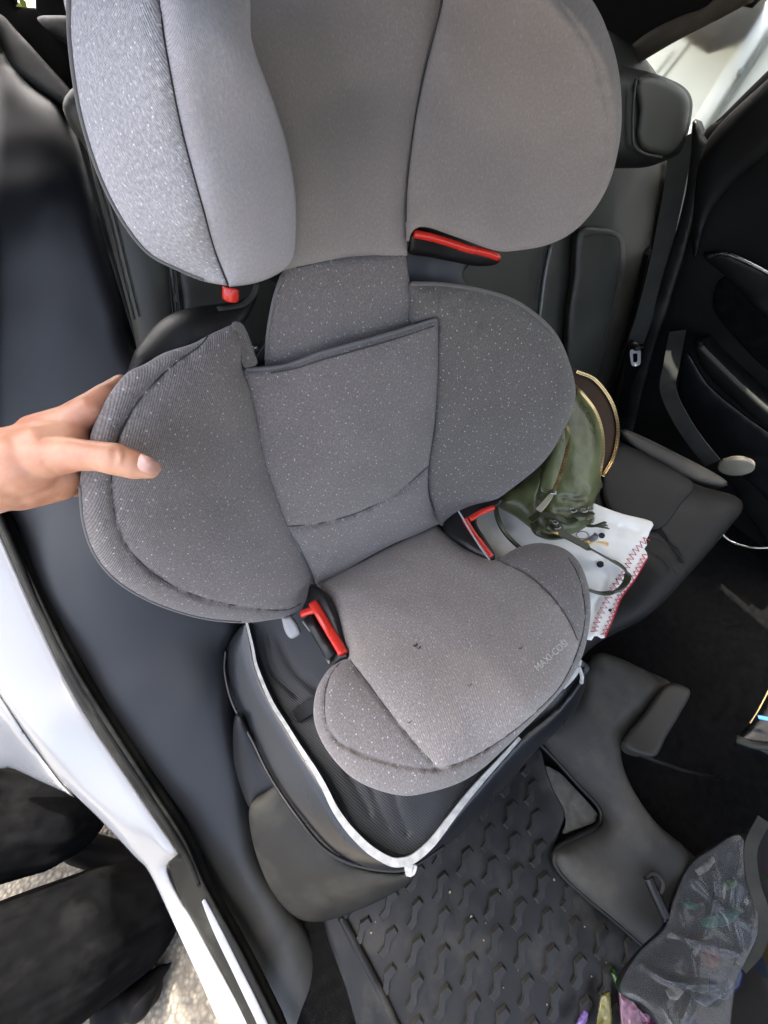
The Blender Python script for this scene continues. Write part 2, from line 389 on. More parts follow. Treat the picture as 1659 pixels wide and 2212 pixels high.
def trim():
    m, n, b, N, L = mat_new('blue_black_trim_dusty_near_the_floor'); tc = N('ShaderNodeTexCoord'); ge = N('ShaderNodeNewGeometry'); sp = N('ShaderNodeSeparateXYZ'); L(ge.outputs['Position'], sp.inputs[0])
    no = N('ShaderNodeTexNoise'); no.inputs['Scale'].default_value = 9; no.inputs['Detail'].default_value = 8; no.inputs['Roughness'].default_value = .65; L(tc.outputs['Object'], no.inputs[0])
    h = ramp(N, L, sp.outputs[2], .40, .52, 1, 0); mu = N('ShaderNodeMath'); mu.operation = 'MULTIPLY'; L(h, mu.inputs[0]); L(ramp(N, L, no.outputs[0], .3, .65, .35, 1), mu.inputs[1])
    L(mix(N, L, mu.outputs[0], (.009, .010, .0115), (.048, .047, .042)), b.inputs['Base Color']); b.inputs['Roughness'].default_value = .42; b.inputs['Specular IOR Level'].default_value = .38
    bn = N('ShaderNodeTexNoise'); bn.inputs['Scale'].default_value = 700; L(tc.outputs['Object'], bn.inputs[0]); bp = N('ShaderNodeBump'); bp.inputs['Strength'].default_value = .3; bp.inputs['Distance'].default_value = .0006; L(bn.outputs[0], bp.inputs['Height']); L(bp.outputs[0], b.inputs['Normal'])
    return m
M['trim'] = trim()
def nylon():
    m, n, b, N, L = mat_new('ribbed_black_nylon'); tc = N('ShaderNodeTexCoord')
    mp = N('ShaderNodeMapping'); L(tc.outputs['UV'], mp.inputs[0]); mp.inputs['Rotation'].default_value = (0, 0, .25)
    wv = N('ShaderNodeTexWave'); wv.inputs['Scale'].default_value = 95; wv.inputs['Distortion'].default_value = .4; L(mp.outputs[0], wv.inputs[0])
    L(mix(N, L, wv.outputs[0], (.012, .013, .015), (.044, .048, .054)), b.inputs['Base Color']); b.inputs['Roughness'].default_value = .45
    bp = N('ShaderNodeBump'); bp.inputs['Strength'].default_value = .6; bp.inputs['Distance'].default_value = .0008; L(wv.outputs[0], bp.inputs['Height']); L(bp.outputs[0], b.inputs['Normal'])
    return m
M['nylon'] = nylon()
def asphalt():
    m, n, b, N, L = mat_new('pebbled_asphalt'); tc = N('ShaderNodeTexCoord')
    vo = N('ShaderNodeTexVoronoi'); vo.inputs['Scale'].default_value = 85; L(tc.outputs['Object'], vo.inputs[0])
    no = N('ShaderNodeTexNoise'); no.inputs['Scale'].default_value = 30; no.inputs['Detail'].default_value = 6; L(tc.outputs['Object'], no.inputs[0])
    c1 = mix(N, L, ramp(N, L, vo.outputs['Distance'], .1, .62), (.26, .235, .18), (.06, .052, .04))
    c2 = mix(N, L, ramp(N, L, no.outputs[0], .4, .7, 0, .6), c1, (.15, .13, .10))
    sp = N('ShaderNodeSeparateColor'); L(vo.outputs['Color'], sp.inputs[0])
    c2 = mix(N, L, ramp(N, L, sp.outputs[0], .1, .9, .6, 0), c2, (.12, .11, .09))
    L(c2, b.inputs['Base Color']); b.inputs['Roughness'].default_value = .8
    bp = N('ShaderNodeBump'); bp.inputs['Strength'].default_value = 1; bp.inputs['Distance'].default_value = .004; bp.invert = True; L(vo.outputs['Distance'], bp.inputs['Height']); L(bp.outputs[0], b.inputs['Normal'])
    return m
M['asph'] = asphalt()
#
def quad(name, pts, mat, parent=None, label=None, kind=None):
    return mk(name, pts, [tuple(range(len(pts)))], mat, parent, None, False, label, kind)
def slab(name, lo, hi, mat, parent=None, bev=.004, label=None):
    lo, hi = np.array(lo, float), np.array(hi, float)
    return rbox(name, (lo+hi)/2, (1, 0, 0), (0, 1, 0), (0, 0, 1), (hi-lo)/2, mat, parent, bev, label)
# ------------------------------------------------------------------ ground outside
g = quad('ground', [(-60, -60, 0), (60, -60, 0), (60, 60, 0), (-60, 60, 0)], M['asph'], kind='structure')
# ------------------------------------------------------------------ white garage building beyond the far window
gar = thing('garage_building', 'white panelled garage wall seen through the far car window', 'building', (3.2, 1.2, 0))
slab('wall', (3.2, -5, 0), (3.35, 7, 4.2), M['wall'], gar)
WP = Pl((3.2, 0, 0), (0, 1, 0), (0, 0, 1))
def wbox(nm, a, b, w, t, m):                     # straight strip on the garage wall from a to b
    A, B = WP.p(*a, .002), WP.p(*b, .002); d = B-A; L_ = np.linalg.norm(d); d /= L_; e = np.cross(d, (1, 0, 0)); c = (A+B)/2+np.array((-t/2, 0, 0))
    return rbox(nm, c, d, e, (1, 0, 0), (L_/2, w/2, t/2), m, gar, min(t, w)*.2, None, 1)
M['joint'] = plain('grey_joint', (.20, .21, .19), .8, var=.05); M['frame'] = plain('bright_white_frame', (.85, .86, .82), .4, var=.02); M['soffit'] = plain('brown_soffit', (.06, .05, .04), .8, var=.2)  # plain grey for wall joints and the door handle
wbox('panel_joint', (1512,64), (1405,200), .010, .004, M['joint']); wbox('panel_joint', (1455,110), (1395,185), .010, .004, M['joint'])
wbox('panel_joint', (1600,104), (1480,290), .014, .004, M['joint']); wbox('panel_joint', (1490,48), (1605,106), .014, .005, M['joint'])
wbox('door_frame', (1680,5), (1490,310), .085, .05, M['frame']); wbox('lintel', (1500,28), (1625,92), .05, .03, M['frame'])
wbox('panel_joint', (1720,0), (1520,300), .012, .06, M['joint'])
wbox('soffit', (1500,-30), (1640,50), .16, .30, M['soffit']); wbox('door_handle', (1612,158), (1620,142), .018, .09, M['joint'])
# ------------------------------------------------------------------ the car shell
car = thing('car', 'white car with its near rear door open on a dark leather cabin', 'car', (.35, 0, 0))
slab('roof', (-.17, -1.0, 1.66), (1.22, 2.0, 1.72), M['head'], car, .01)  # near edge set in to admit skylight, rear lengthened to block sun
slab('rear_shelf', (-.40, .95, .9), (1.2, 1.6, 1.0), M['head'], car, .01)
slab('rear_wall', (-.40, 1.25, .3), (1.2, 1.3, 1.10), M['head'], car, .01)
slab('front_bulkhead', (-.40, -1.6, .3), (1.2, -1.55, 1.0), M['head'], car, .01)
slab('near_quarter_trim', (-.44, .80, .3), (-.40, 2.0, 1.70), M['head'], car, .01)  # unseen near pillar, made tall and long to block daylight
slab('rear_roof_shade', (-.42, .80, 1.66), (-.172, 2.0, 1.72), M['head'], car, .01)  # unseen strip added to keep sun off the near side
slab('far_side_wall', (1.203, -1.6, .2), (1.25, 1.3, .84), M['head'], car, .01); slab('far_rear_pillar', (1.17, .80, .845), (1.22, 1.24, 1.655), M['head'], car, .01)  # rear pillar added to stop sun reaching the far bolster
fl = quad('car_floor', [(-.42, -1.6, H-1.062), (1.2, -1.6, H-1.062), (1.2, 1.3, H-1.062), (-.42, 1.3, H-1.062)], M['carpet'], kind='structure')
# ------------------------------------------------------------------ child seat
cs = thing('child_car_seat', 'charcoal grey child booster seat with red belt guides, its left wing held by a hand', 'child seat', SO)
a = 'Z'
shell_back, _ = sheet('back_shell', [(300,100),(900,-40),(1250,60),(1200,480),(1100,530),(1000,600),(1150,720),(1150,900),(1000,1080),(900,1160),(720,1240),(600,1160),(480,1000),(420,900),(560,760),(600,620),(420,520)],
    [(600,100,BA,-.02),(900,300,BA,-.03),(750,700,BA,-.04),(700,1100,BA,-.04),(500,900,BA,-.03),(1100,850,BA,-.02),(1150,300,BA,.0),(400,300,BA,.0)], M['shell'], cs, T=.004, R=.02, back=.04, grid=16)
HC = [(600,0,BA,.005),(750,200,BA,.0),(760,560,BA,.01),(930,0,BA,.02),(890,300,BA,.025),(880,540,BA,.02),(560,100,BA,.03),(620,450,BA,.03),(760,0,BA,.0),(520,300,BA,.04)]
headc, HCon = sheet('headrest_centre', [(430,-60),(960,-60),(960,-60),(952,0),(935,80),(915,160),(898,250),(888,330),(880,400),(877,470),(880,552),(880,552),(800,556),(700,566),(628,580),(560,590),(480,560),(440,400),(420,200),(420,50)], HC, M['fabsmd'], cs, T=.010, R=.02, back=.02, grid=9, wr=(.0015, 14))
# right headrest wing
RW = [(930,50,BA,.03),(890,330,BA,.03),(880,530,BA,.03),(1100,60,BA,.10),(1100,300,BA,.055),(1300,120,BA,.15),(1330,260,BA,.14),(1280,460,BA,.11),(1100,540,BA,.06),(1000,510,BA,.04),(1180,-50,BA,.15)]
rwing, RWon = sheet('headrest_wing', [(957,-60),(1150,-60),(1190,-25),(1250,30),(1298,95),(1328,175),(1338,255),(1334,330),(1314,400),(1280,458),(1235,503),(1180,530),(1120,541),(1078,543),(1040,532),(1000,517),(960,503),(930,493),(905,491),(888,505),(880,545),(880,545),(876,470),(880,400),(888,325),(900,240),(917,160),(937,80),(957,0)],
    RW, M['fabsmd'], cs, T=.014, R=.03, back=.03, grid=9, seams=[([(1170,-40),(1228,30),(1272,95),(1302,180),(1316,260),(1308,335),(1288,405),(1250,468),(1200,512)],.003,.003)], wr=(.0012, 12), puff=.006, label='right padded headrest wing in smooth grey jersey')
tube('seam', RWon(spline([(955,0),(935,85),(913,170),(897,255),(886,335),(879,410),(877,480)],False,8), .0004), .0007, M['thread'], rwing, 5)
# left headrest wing
LW = [(150,0,BA,.075),(170,240,BA,.07),(270,480,BA,.06),(440,605,BA,.05),(345,0,BA,.125),(390,270,BA,.125),(440,450,BA,.11),(495,610,BA,.065),(520,0,BA,.10),(600,250,BA,.085),(635,450,BA,.05),(600,590,BA,.04),(480,100,BA,.13),(540,400,BA,.10)]
LSE = [(343,-50),(350,50),(368,160),(390,270),(413,360),(438,450),(463,540),(492,616)]
lw_o = [(150,-60),(345,-60),(345,-60),(351,50),(369,160),(391,270),(414,360),(439,450),(464,540),(494,618),(494,618),(440,608),(385,586),(320,551),(270,490),(227,410),(196,330),(171,240),(156,150),(148,60)]
lw_i = [(345,-60),(520,-60),(545,90),(588,210),(620,310),(638,410),(641,500),(634,560),(600,592),(550,612),(496,620),(496,620),(464,540),(439,450),(414,360),(391,270),(369,160),(351,50)]
lwo, LWO = sheet('headrest_wing_outer_panel', lw_o, LW, M['fabspark'], cs, T=.008, R=.02, back=.03, grid=8, wr=(.0015, 15), label='outer panel of the left headrest wing in sparkling grey twill, sheen lightened into its colour')
lwi, LWI = sheet('headrest_wing_inner_panel', lw_i, LW, M['fabsm'], cs, T=.010, R=.022, back=.03, grid=8, wr=(.0015, 12), label='inner panel of the left headrest wing in smooth grey jersey, daylight lightened into its colour')
tube('seam', LWI(spline(LSE,False,8), -.0005), .0008, M['thread'], lwi, 6)
tube('piping', LWO(spline([(150,-20),(150,60),(158,150),(173,240),(198,330),(229,410),(272,488),(322,548),(388,583),(440,604)],False,8), .001), .0018, M['fabpipe'], lwo, 6)
# neck panel
NK = [(625,578,BA,.01),(875,550,BA,.012),(580,790,BA,.0),(890,700,BA,.0),(740,680,BA,.012)]
neck, NKon = sheet('neck_panel', [(628,572),(700,562),(790,552),(876,548),(876,548),(884,600),(895,650),(896,720),(896,760),(700,830),(578,830),(578,830),(572,780),(576,720),(588,650),(605,600)], NK, M['fab'], cs, T=.008, R=.012, back=.02, grid=7, wr=(.0025, 18))
tube('edge_binding', NKon(spline([(609,596),(592,648),(579,718),(575,780)],False,6), .001), .0022, M['fabpipe'], neck, 6)
tube('seam', HCon(spline([(640,577),(700,566),(790,557),(870,552)],False,6), -.001), .0009, M['thread'], headc, 5)
# lower left wing
LL = [(512,705,BA,.02),(545,790,BA,.015),(560,920,BA,.01),(610,1080,BA,.01),(665,1250,BA,.015),(660,1290,BA,.02),(420,745,BA,.05),(280,800,BA,.075),(198,930,BA,.09),(172,1060,BA,.10),(210,1200,BA,.10),(330,1300,BA,.09),(480,1340,BA,.07),(600,1335,BA,.045),(300,1000,BA,.095),(420,1000,BA,.06),(450,1200,BA,.07),(400,880,BA,.06)]
llw, LLon = sheet('side_wing', [(512,703),(470,715),(420,742),(360,762),(318,785),(280,802),(250,832),(220,880),(198,930),(182,985),(172,1050),(178,1120),(195,1180),(225,1230),(270,1270),(330,1303),(400,1328),(460,1341),(520,1346),(580,1340),(640,1326),(666,1292),(682,1258),(672,1225),(640,1160),(612,1085),(584,1000),(562,920),(541,840),(522,792),(530,745)],
    LL, M['fab'], cs, T=.016, R=.028, back=.03, grid=6.5, puff=.010, wr=(.0032, 13),
    seams=[([(450,722),(430,748),(370,792),(312,850),(272,910),(250,965),(241,1020),(243,1080),(256,1140),(282,1190),(332,1240),(400,1278),(470,1300),(560,1316),(620,1317),(650,1304)],.004,.0032,.003)], bumps=[(300,1060,60,-.004)], label='left side wing gripped by the hand')
tube('seam', LLon(spline([(448,727),(430,748),(370,792),(312,850),(272,910),(250,965),(241,1020),(243,1080),(256,1140),(282,1190),(332,1240),(400,1278),(470,1300),(560,1316),(620,1317),(650,1304)],False,6), .0004), .0007, M['thread'], llw, 5)
tube('piping', LLon(spline([(520,1344),(460,1339),(400,1326),(330,1301),(270,1268),(226,1229),(196,1180),(179,1120),(173,1050)],False,6), .0015), .0016, M['fabpipe'], llw, 5)
# strap loop of fabric at the inner top of the left wing
flap, _ = sheet('fabric_flap', [(500,700),(520,697),(533,715),(549,760),(556,785),(540,792),(525,790),(515,745)], [(500,700,BA,.035),(550,785,BA,.03),(520,790,BA,.03),(530,720,BA,.03)], M['fabdark'], cs, T=.002, R=.004, back=.004, grid=6)
# dark outer rear of left wing seen above it
lsb, _ = sheet('side_wing_shell', [(300,745),(350,690),(410,665),(480,655),(540,640),(552,618),(556,640),(530,690),(500,715),(440,745),(370,775),(310,800),(275,815),(285,775)], [(300,780,BA,.04),(420,700,BA,.02),(540,650,BA,-.01),(350,690,BA,.0),(500,710,BA,.015)], M['plast'], cs, T=.010, R=.02, back=.02, grid=9)
# right lower wing
RL = [(890,620,BA,.01),(945,700,BA,.015),(930,930,BA,.01),(930,1080,BA,.012),(1000,1100,BA,.03),(1060,640,BA,.02),(1200,720,BA,.06),(1243,850,BA,.09),(1190,980,BA,.085),(1060,1088,BA,.05),(1080,850,BA,.04)]
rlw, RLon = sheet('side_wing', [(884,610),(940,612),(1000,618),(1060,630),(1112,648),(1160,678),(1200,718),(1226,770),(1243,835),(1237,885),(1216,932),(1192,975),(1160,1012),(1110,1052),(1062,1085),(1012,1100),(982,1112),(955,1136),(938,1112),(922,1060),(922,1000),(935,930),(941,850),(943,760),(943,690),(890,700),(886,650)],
    RL, M['fabdark'], cs, T=.015, R=.03, back=.04, grid=6.5, puff=.008, wr=(.003, 15), seams=[([(948,614),(947,690),(945,760)],.003,.003),([(985,650),(980,690)],.0018,.004),([(1010,640),(1003,700)],.0015,.004),([(1045,660),(1035,715)],.0015,.004),([(920,640),(915,690)],.0015,.004)], label='right side wing, shadow darkened into its fabric')
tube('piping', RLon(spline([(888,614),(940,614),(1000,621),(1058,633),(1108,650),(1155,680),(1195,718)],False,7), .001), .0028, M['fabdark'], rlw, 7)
tube('seam', RLon(spline([(949,705),(947,760),(943,850),(936,930),(925,1000),(925,1055),(940,1105)],False,6), .0006), .0007, M['thread'], rlw, 5)
# main back pad
BP = [(540,800,BA,.015),(760,740,BA,.03),(945,695,BA,.015),(620,1135,BA,.02),(925,1010,BA,.02),(780,1090,BA,.03),(680,1250,BA,.015),(945,1130,BA,.015),(740,920,BA,.028),(560,930,BA,.012),(940,870,BA,.015),(800,1180,BA,.02)]
bpad, BPon = sheet('back_pad', [(518,797),(518,797),(600,792),(640,782),(700,760),(800,732),(880,708),(947,686),(947,686),(950,760),(945,850),(937,930),(926,1005),(925,1060),(938,1108),(958,1128),(958,1128),(900,1155),(850,1175),(780,1213),(720,1250),(682,1262),(682,1262),(668,1225),(648,1185),(618,1135),(588,1060),(563,985),(548,900),(530,835)],
    BP, M['fab'], cs, T=.012, R=.014, back=.03, grid=6.5, puff=.006, wr=(.004, 12), seams=[([(616,1136),(660,1134),(700,1128),(780,1104),(860,1062),(926,1006)],.005,.004,.003),([(700,1180),(690,1215)],.002,.004),([(665,1190),(720,1200)],.0018,.004)], label='padded lower backrest')
tube('seam', BPon(spline([(618,1137),(660,1135),(700,1129),(780,1105),(860,1063),(925,1008)],False,6), .0004), .0007, M['thread'], bpad, 5)
tube('edge_binding', BPon(spline([(530,799),(600,794),(642,783),(700,762),(800,734),(880,710),(942,690)],False,6), .001), .0026, M['fabpipe'], bpad, 6)
tube('seam', BPon(spline([(585,806),(640,795),(700,776),(800,748),(880,724),(938,704)],False,6), .0003), .0009, M['thread'], bpad, 5)
tube('piping', BPon(spline([(524,815),(532,850),(548,905),(563,985),(590,1062),(620,1138),(650,1190)],False,6), .0005), .0016, M['fabpipe'], bpad, 5)
# seat cushion: worn centre and two bolsters in one cover with seams
CP = [(690,1255,CU,.0),(940,1140,CU,.0),(1060,1200,CU,.01),(1220,1185,CU,.0),(1270,1320,CU,-.005),(945,1640,CU,.0),(1140,1560,CU,.0),(700,1560,CU,-.005),(750,1420,CU,.01),(870,1712,CU,-.035),(1255,1425,CU,-.03),(960,1380,CU,.015),(1100,1620,CU,-.03)]
cush, CUon = sheet('seat_cushion', [(684,1262),(720,1243),(790,1207),(850,1173),(932,1137),(960,1150),(1000,1182),(1050,1203),(1075,1206),(1120,1182),(1170,1173),(1220,1186),(1252,1217),(1270,1262),(1276,1315),(1270,1372),(1255,1425),(1226,1475),(1188,1520),(1140,1568),(1090,1617),(1040,1662),(990,1692),(930,1711),(870,1719),(800,1701),(750,1671),(710,1626),(686,1582),(677,1540),(684,1490),(708,1448),(735,1428),(752,1418),(745,1390),(726,1330),(703,1285)],
    CP, M['fabseat'], cs, T=.020, R=.030, back=.07, grid=6.5, puff=.012, wr=(.003, 12),
    seams=[([(754,1424),(802,1487),(852,1552),(900,1610),(944,1658)],.004,.0035,.003),([(1072,1208),(1140,1242),(1193,1290),(1228,1340),(1248,1382)],.004,.0035,.003),
           ([(733,1433),(713,1460),(702,1500),(704,1560),(728,1600),(760,1618),(820,1642),(880,1656),(945,1661),(1010,1640),(1080,1600),(1150,1545),(1212,1480),(1250,1400),(1264,1335),(1259,1280),(1247,1238),(1228,1205)],.005,.0035,.002),
           ([(700,1262),(722,1290),(735,1340)],.0025,.004),([(768,1618),(775,1632)],.002,.004)], label='seat cushion with a faded lighter centre panel')
tube('seam', CUon(spline([(733,1433),(713,1460),(702,1500),(704,1560),(728,1600),(760,1618),(820,1642),(880,1656),(945,1661),(1010,1640),(1080,1600),(1150,1545),(1212,1480),(1250,1400),(1264,1335),(1259,1280),(1247,1238),(1228,1205)],False,6), .0004), .0007, M['thread'], cush, 5)
tube('seam', CUon(spline([(756,1426),(802,1487),(852,1552),(900,1610),(944,1658)],False,6), .0004), .0007, M['thread'], cush, 5)
tube('seam', CUon(spline([(1075,1210),(1140,1242),(1193,1290),(1228,1340),(1248,1382)],False,6), .0004), .0007, M['thread'], cush, 5)
cen = np.array(spline([(700,1262),(790,1212),(932,1140),(1000,1180),(1072,1208),(1140,1242),(1193,1290),(1228,1340),(1250,1392),(1212,1480),(1150,1545),(1080,1600),(1010,1640),(945,1661),(900,1610),(852,1552),(802,1487),(754,1424),(745,1390),(726,1330)], True, 8))
cush.data.materials.append(M['fab']); oc = ORG[cush.name]
vv = np.array([v.co[:] for v in cush.data.vertices])+oc; cc_ = (vv-EYE) @ M3; vp = np.c_[PX0+F*cc_[:, 0]/-cc_[:, 2], PY0-F*cc_[:, 1]/-cc_[:, 2]]
fc = np.array([vp[list(p.vertices)].mean(0) for p in cush.data.polygons]); fi = inside(fc, cen)
cush.data.polygons.foreach_set('material_index', np.where(fi, 0, 1).astype(int).tolist())
# woven name near the front right edge
cu = bpy.data.curves.new('lettering', 'FONT'); cu.body = 'MAXI-COSI'; cu.size = 1; cu.resolution_u = 2
to = bpy.data.objects.new('lettering', cu); COL.objects.link(to); bpy.context.view_layer.update()
tm = to.to_mesh(); tv = np.array([v.co[:] for v in tm.vertices]); tf = [tuple(p.vertices) for p in tm.polygons]; to.to_mesh_clear(); bpy.data.objects.remove(to)
w = tv[:, 0].max(); A0, A1 = np.array((1163,1451.)), np.array((1228,1392.)); ex = (A1-A0); ey = np.array((-11.5,-12.5))
q = A0+np.outer(tv[:, 0]/w, ex)+np.outer(tv[:, 1]/.73, ey)
mk('lettering', CUon(q, .0012), tf, plain('grey_white_print', (.55, .54, .52), .8, var=.25, scale=400), cs, None, False, 'pale MAXI-COSI lettering')
for q_, r_ in (((892,1394),.0022),((900,1399),.0012),((1010,1480),.0008),((880,1560),.0009),((1120,1400),.0007)):
    tube('lint', CUon([q_, (q_[0]+4, q_[1]+2), (q_[0]+9, q_[1]-3)], .0008), r_*.6, M['thread'], cush, 5)
# belt guides
GD = lambda x, y: TPS([(672,1262,CU,.03),(700,1300,CU,.03),(750,1415,CU,.015),(650,1325,CU,.01),(700,1430,CU,-.01),(690,1370,CU,.0)]).d([(x, y)])[0]-.013
def guide(pts_black, pl_black, reds, lab, rr=.006):
    b, _ = sheet('belt_guide_shell', pts_black, pl_black, M['shell'], cs, T=.006, R=.01, back=.02, grid=7, label=lab)
    for (rp, r) in reds: tube('belt_guide', pxl(rp), r, M['red'], cs, 12, flat=.7)
guide([(672,1262),(700,1280),(722,1325),(742,1385),(752,1420),(742,1425),(715,1437),(690,1400),(668,1350),(650,1325),(662,1295)], [(672,1262,CU,.03),(700,1300,CU,.03),(750,1415,CU,.015),(650,1325,CU,.01),(700,1430,CU,-.01),(690,1370,CU,.0)],
      [([(676,1302,GD(676,1302)),(690,1325,GD(690,1325)),(712,1362,GD(712,1362)),(735,1400,GD(735,1400)),(741,1412,GD(741,1412))], .0078),([(652,1326,GD(652,1326)),(668,1320,GD(668,1320)),(684,1316,GD(684,1316))], .0068)], 'left black belt guide')
tube('belt_guide_slot', [at(x, y, GD(x, y)+.006) for x, y in ((668,1332),(682,1358),(703,1392),(722,1420))], .011, M['shell'], cs, 10)
tube('belt_guide_edge', [at(x, y, GD(x, y)-.002) for x, y in ((655,1342),(678,1372),(698,1402),(712,1432))], .0022, M['grybtn'], cs, 6, label='thin grey lower edge of the left belt guide')
guide([(958,1128),(985,1098),(1030,1078),(1085,1078),(1078,1092),(1040,1105),(1030,1130),(1050,1165),(1070,1200),(1062,1210),(1035,1200),(1000,1180),(965,1155)], [(958,1128,CU,.02),(1030,1078,CU,.05),(1085,1080,CU,.05),(1000,1180,CU,.02),(1068,1205,CU,.02)], 
      [([(1003,1120,.665),(1018,1145,.66),(1040,1175,.652),(1061,1203,.64)], .0055),([(1014,1122,.67),(1040,1106,.68),(1066,1096,.69)], .0055)], 'right black belt guide')
mk_edge = tube('belt_guide_edge', pxl([(990,1103,.655),(1012,1140,.65),(1035,1178,.64),(1058,1210,.63)]), .0016, M['grybtn'], cs, 6)
sheet('release_button', [(608,1334),(608,1334),(628,1330),(628,1330),(640,1345),(648,1362),(648,1370),(634,1379),(624,1377),(614,1360)], [(610,1340,.66),(648,1370,.655),(630,1330,.66)], M['grybtn'], cs, T=.006, R=.006, back=.012, grid=5)
# headrest red guides
sheet('headrest_guide_shell', [(882,530),(885,508),(905,500),(960,518),(1010,535),(1050,545),(1078,552),(1082,560),(1070,572),(1030,575),(980,566),(930,556),(885,548)], [(882,530,BA,.01),(1080,560,BA,.03),(960,560,BA,.01),(960,520,BA,.02)], M['shell'], cs, T=.006, R=.008, back=.02, grid=6)
tube('headrest_guide', pxl([(893,505,BA.d(893,505,.022)),(930,512,BA.d(930,512,.026)),(970,524,BA.d(970,524,.03)),(1010,537,BA.d(1010,537,.034)),(1050,546,BA.d(1050,546,.036)),(1076,556,BA.d(1076,556,.036))]), [.004]*3+[.005]*200 if False else .0055, M['red'], cs, 10, flat=.8)
tube('headrest_guide', pxl([(498,622,BA.d(498,622,.03)),(498,634,BA.d(498,634,.03)),(498,645,BA.d(498,645,.028))], step=2), .0085, M['red'], cs, 14, label='round red knob under the left headrest wing')
tube('strap', pxl([(556,612,BA.d(556,612,.0)),(545,640,BA.d(545,640,.0)),(520,660,BA.d(520,660,.005)),(470,668,BA.d(470,668,.01))]), .006, M['belt'], cs, 8, flat=.3)
rbox('screw', at(551,751,BA.d(551,751,-.02)), sx, sy, zz, (.004, .004, .004), M['steel'], cs, .002)
# ------------------------------------------------------------------ rear bench
M['edgegloss'] = plain('highlight_grey_edge', (.10, .10, .085), .25, var=.2)
rb = thing('rear_bench', 'dark leather rear bench running across the cabin behind the child seat', 'car seat', (.45, .2, H-.9))
BBf = lambda x, y, o=0: (x, y, BB, o)
bb, BBon = sheet('backrest', [(170,180),(700,0),(1300,60),(1490,300),(1505,350),(1490,440),(1455,560),(1430,660),(1405,760),(1375,880),(1330,980),(1150,1010),(900,1100),(700,1250),(520,1400),(330,1100),(300,800),(290,720),(260,600),(225,470),(190,330)],
    (BB, -.02), M['leather2'], rb, T=.03, R=.07, back=.10, grid=14, seams=[([(1180,520),(1163,600),(1150,700),(1130,830)],.008,.006),([(1428,330),(1422,460),(1385,620),(1345,760),(1300,900)],.006,.006),([(362,560),(374,640),(385,760)],.004,.004),([(385,560),(396,640),(405,760)],.004,.004)], wr=(.002, 6))
for dx in (362, 370, 378): tube('stitching', BBon(spline([(dx,560),(dx+8,640),(dx+18,740)],False,8), .0005), .0008, M['belt'], rb, 5)
tube('split_edge', BBon(spline([(1190,530),(1176,600),(1163,700),(1150,760)],False,8), .003), .0045, M['edgegloss'], rb, 8)  # paler tube puts the split's edge highlight into colour
sheet('backrest_inset', [(1248,500),(1300,492),(1338,500),(1350,520),(1352,560),(1340,620),(1322,700),(1300,790),(1270,860),(1225,880),(1225,700),(1238,600)], (BB, .03), M['leather2'], rb, T=.012, R=.02, back=.02, grid=10, label='raised outer backrest pad')
sheet('backrest_bolster', [(1505,300),(1530,330),(1512,420),(1490,500),(1465,590),(1445,670),(1410,700),(1350,900),(1320,930),(1350,760),(1400,620),(1430,500),(1440,400),(1470,340)], (BB, .015), M['leather2'], rb, T=.03, R=.03, back=.03, grid=10)
sheet('bench_cushion', [(1150,1000),(1340,950),(1440,1010),(1510,1048),(1590,1072),(1604,1100),(1575,1140),(1500,1228),(1400,1330),(1272,1405),(1150,1560),(1000,1740),(850,1868),(740,1850),(640,1740),(520,1500),(500,1380),(700,1180),(950,1080)], [(1340,950,BC,0),(1590,1072,BC,0),(1500,1228,BC,0),(1272,1405,BC,-.03),(1150,1560,BC,-.08),(1000,1740,BC,-.09),(850,1868,BC,-.09),(640,1740,BC,-.09),(520,1450,BC,-.09),(700,1180,BC,-.05),(950,1080,BC,-.02),(1150,1250,BC,-.03)], M['leather3'], rb, T=.03, R=.06, back=.12, grid=11, wr=(.004, 14),
    seams=[([(1345,1130),(1420,1150),(1470,1215)],.004,.003)])
for s in ([(1400,1152),(1440,1172),(1468,1200),(1480,1218)], [(1392,1180),(1430,1203),(1455,1230),(1462,1240)]):
    tube('stitching', [at(x,y,BC.d(x,y,.031)) for x, y in spline(s, False, 8)], .0009, M['belt'], rb, 5)
sheet('cushion_inset', [(1345,962),(1420,995),(1498,1045),(1470,1090),(1430,1140),(1380,1140),(1320,1110),(1300,1060),(1310,1000)], (BC, .03), M['leather3'], rb, T=.006, R=.02, back=.01, grid=10)
sheet('bench_front', [(540,1742),(570,1715),(612,1690),(640,1740),(700,1815),(770,1870),(850,1886),(900,1880),(880,1910),(800,1955),(700,1990),(640,1982),(590,1930),(558,1860),(541,1795)],
    [(540,1750,.66),(612,1695,.655),(850,1885,.64),(860,1920,.68),(700,1985,.715),(640,1980,.71),(560,1850,.68),(700,1870,.65)], M['plastg2'], rb, T=.02, R=.05, back=.05, grid=10, label='dusty grey lower front of the bench')
sheet('bench_side', [(505,1560),(520,1545),(575,1650),(615,1690),(560,1722),(540,1745),(520,1700),(505,1640)], [(505,1560,.69),(615,1690,.66),(540,1745,.67),(520,1640,.69)], M['leather'], rb, T=.012, R=.02, back=.03, grid=9)
for p_ in ([(1262,512),(1300,505),(1330,512),(1340,535),(1338,580),(1325,660),(1305,740)], [(1412,470),(1400,560),(1372,680),(1335,800)]):
    tube('stitching', [BB.p(x,y,.046) for x, y in spline(p_, False, 8)], .0008, M['belt'], rb, 5)
tube('stitching', BBon(spline([(196,320),(212,390),(238,480),(262,580),(290,690)],False,8), .002), .0009, M['belt'], rb, 5)
tube('stitching', BBon(spline([(206,316),(223,388),(249,478),(273,576),(300,684)],False,8), .002), .0009, M['belt'], rb, 5)
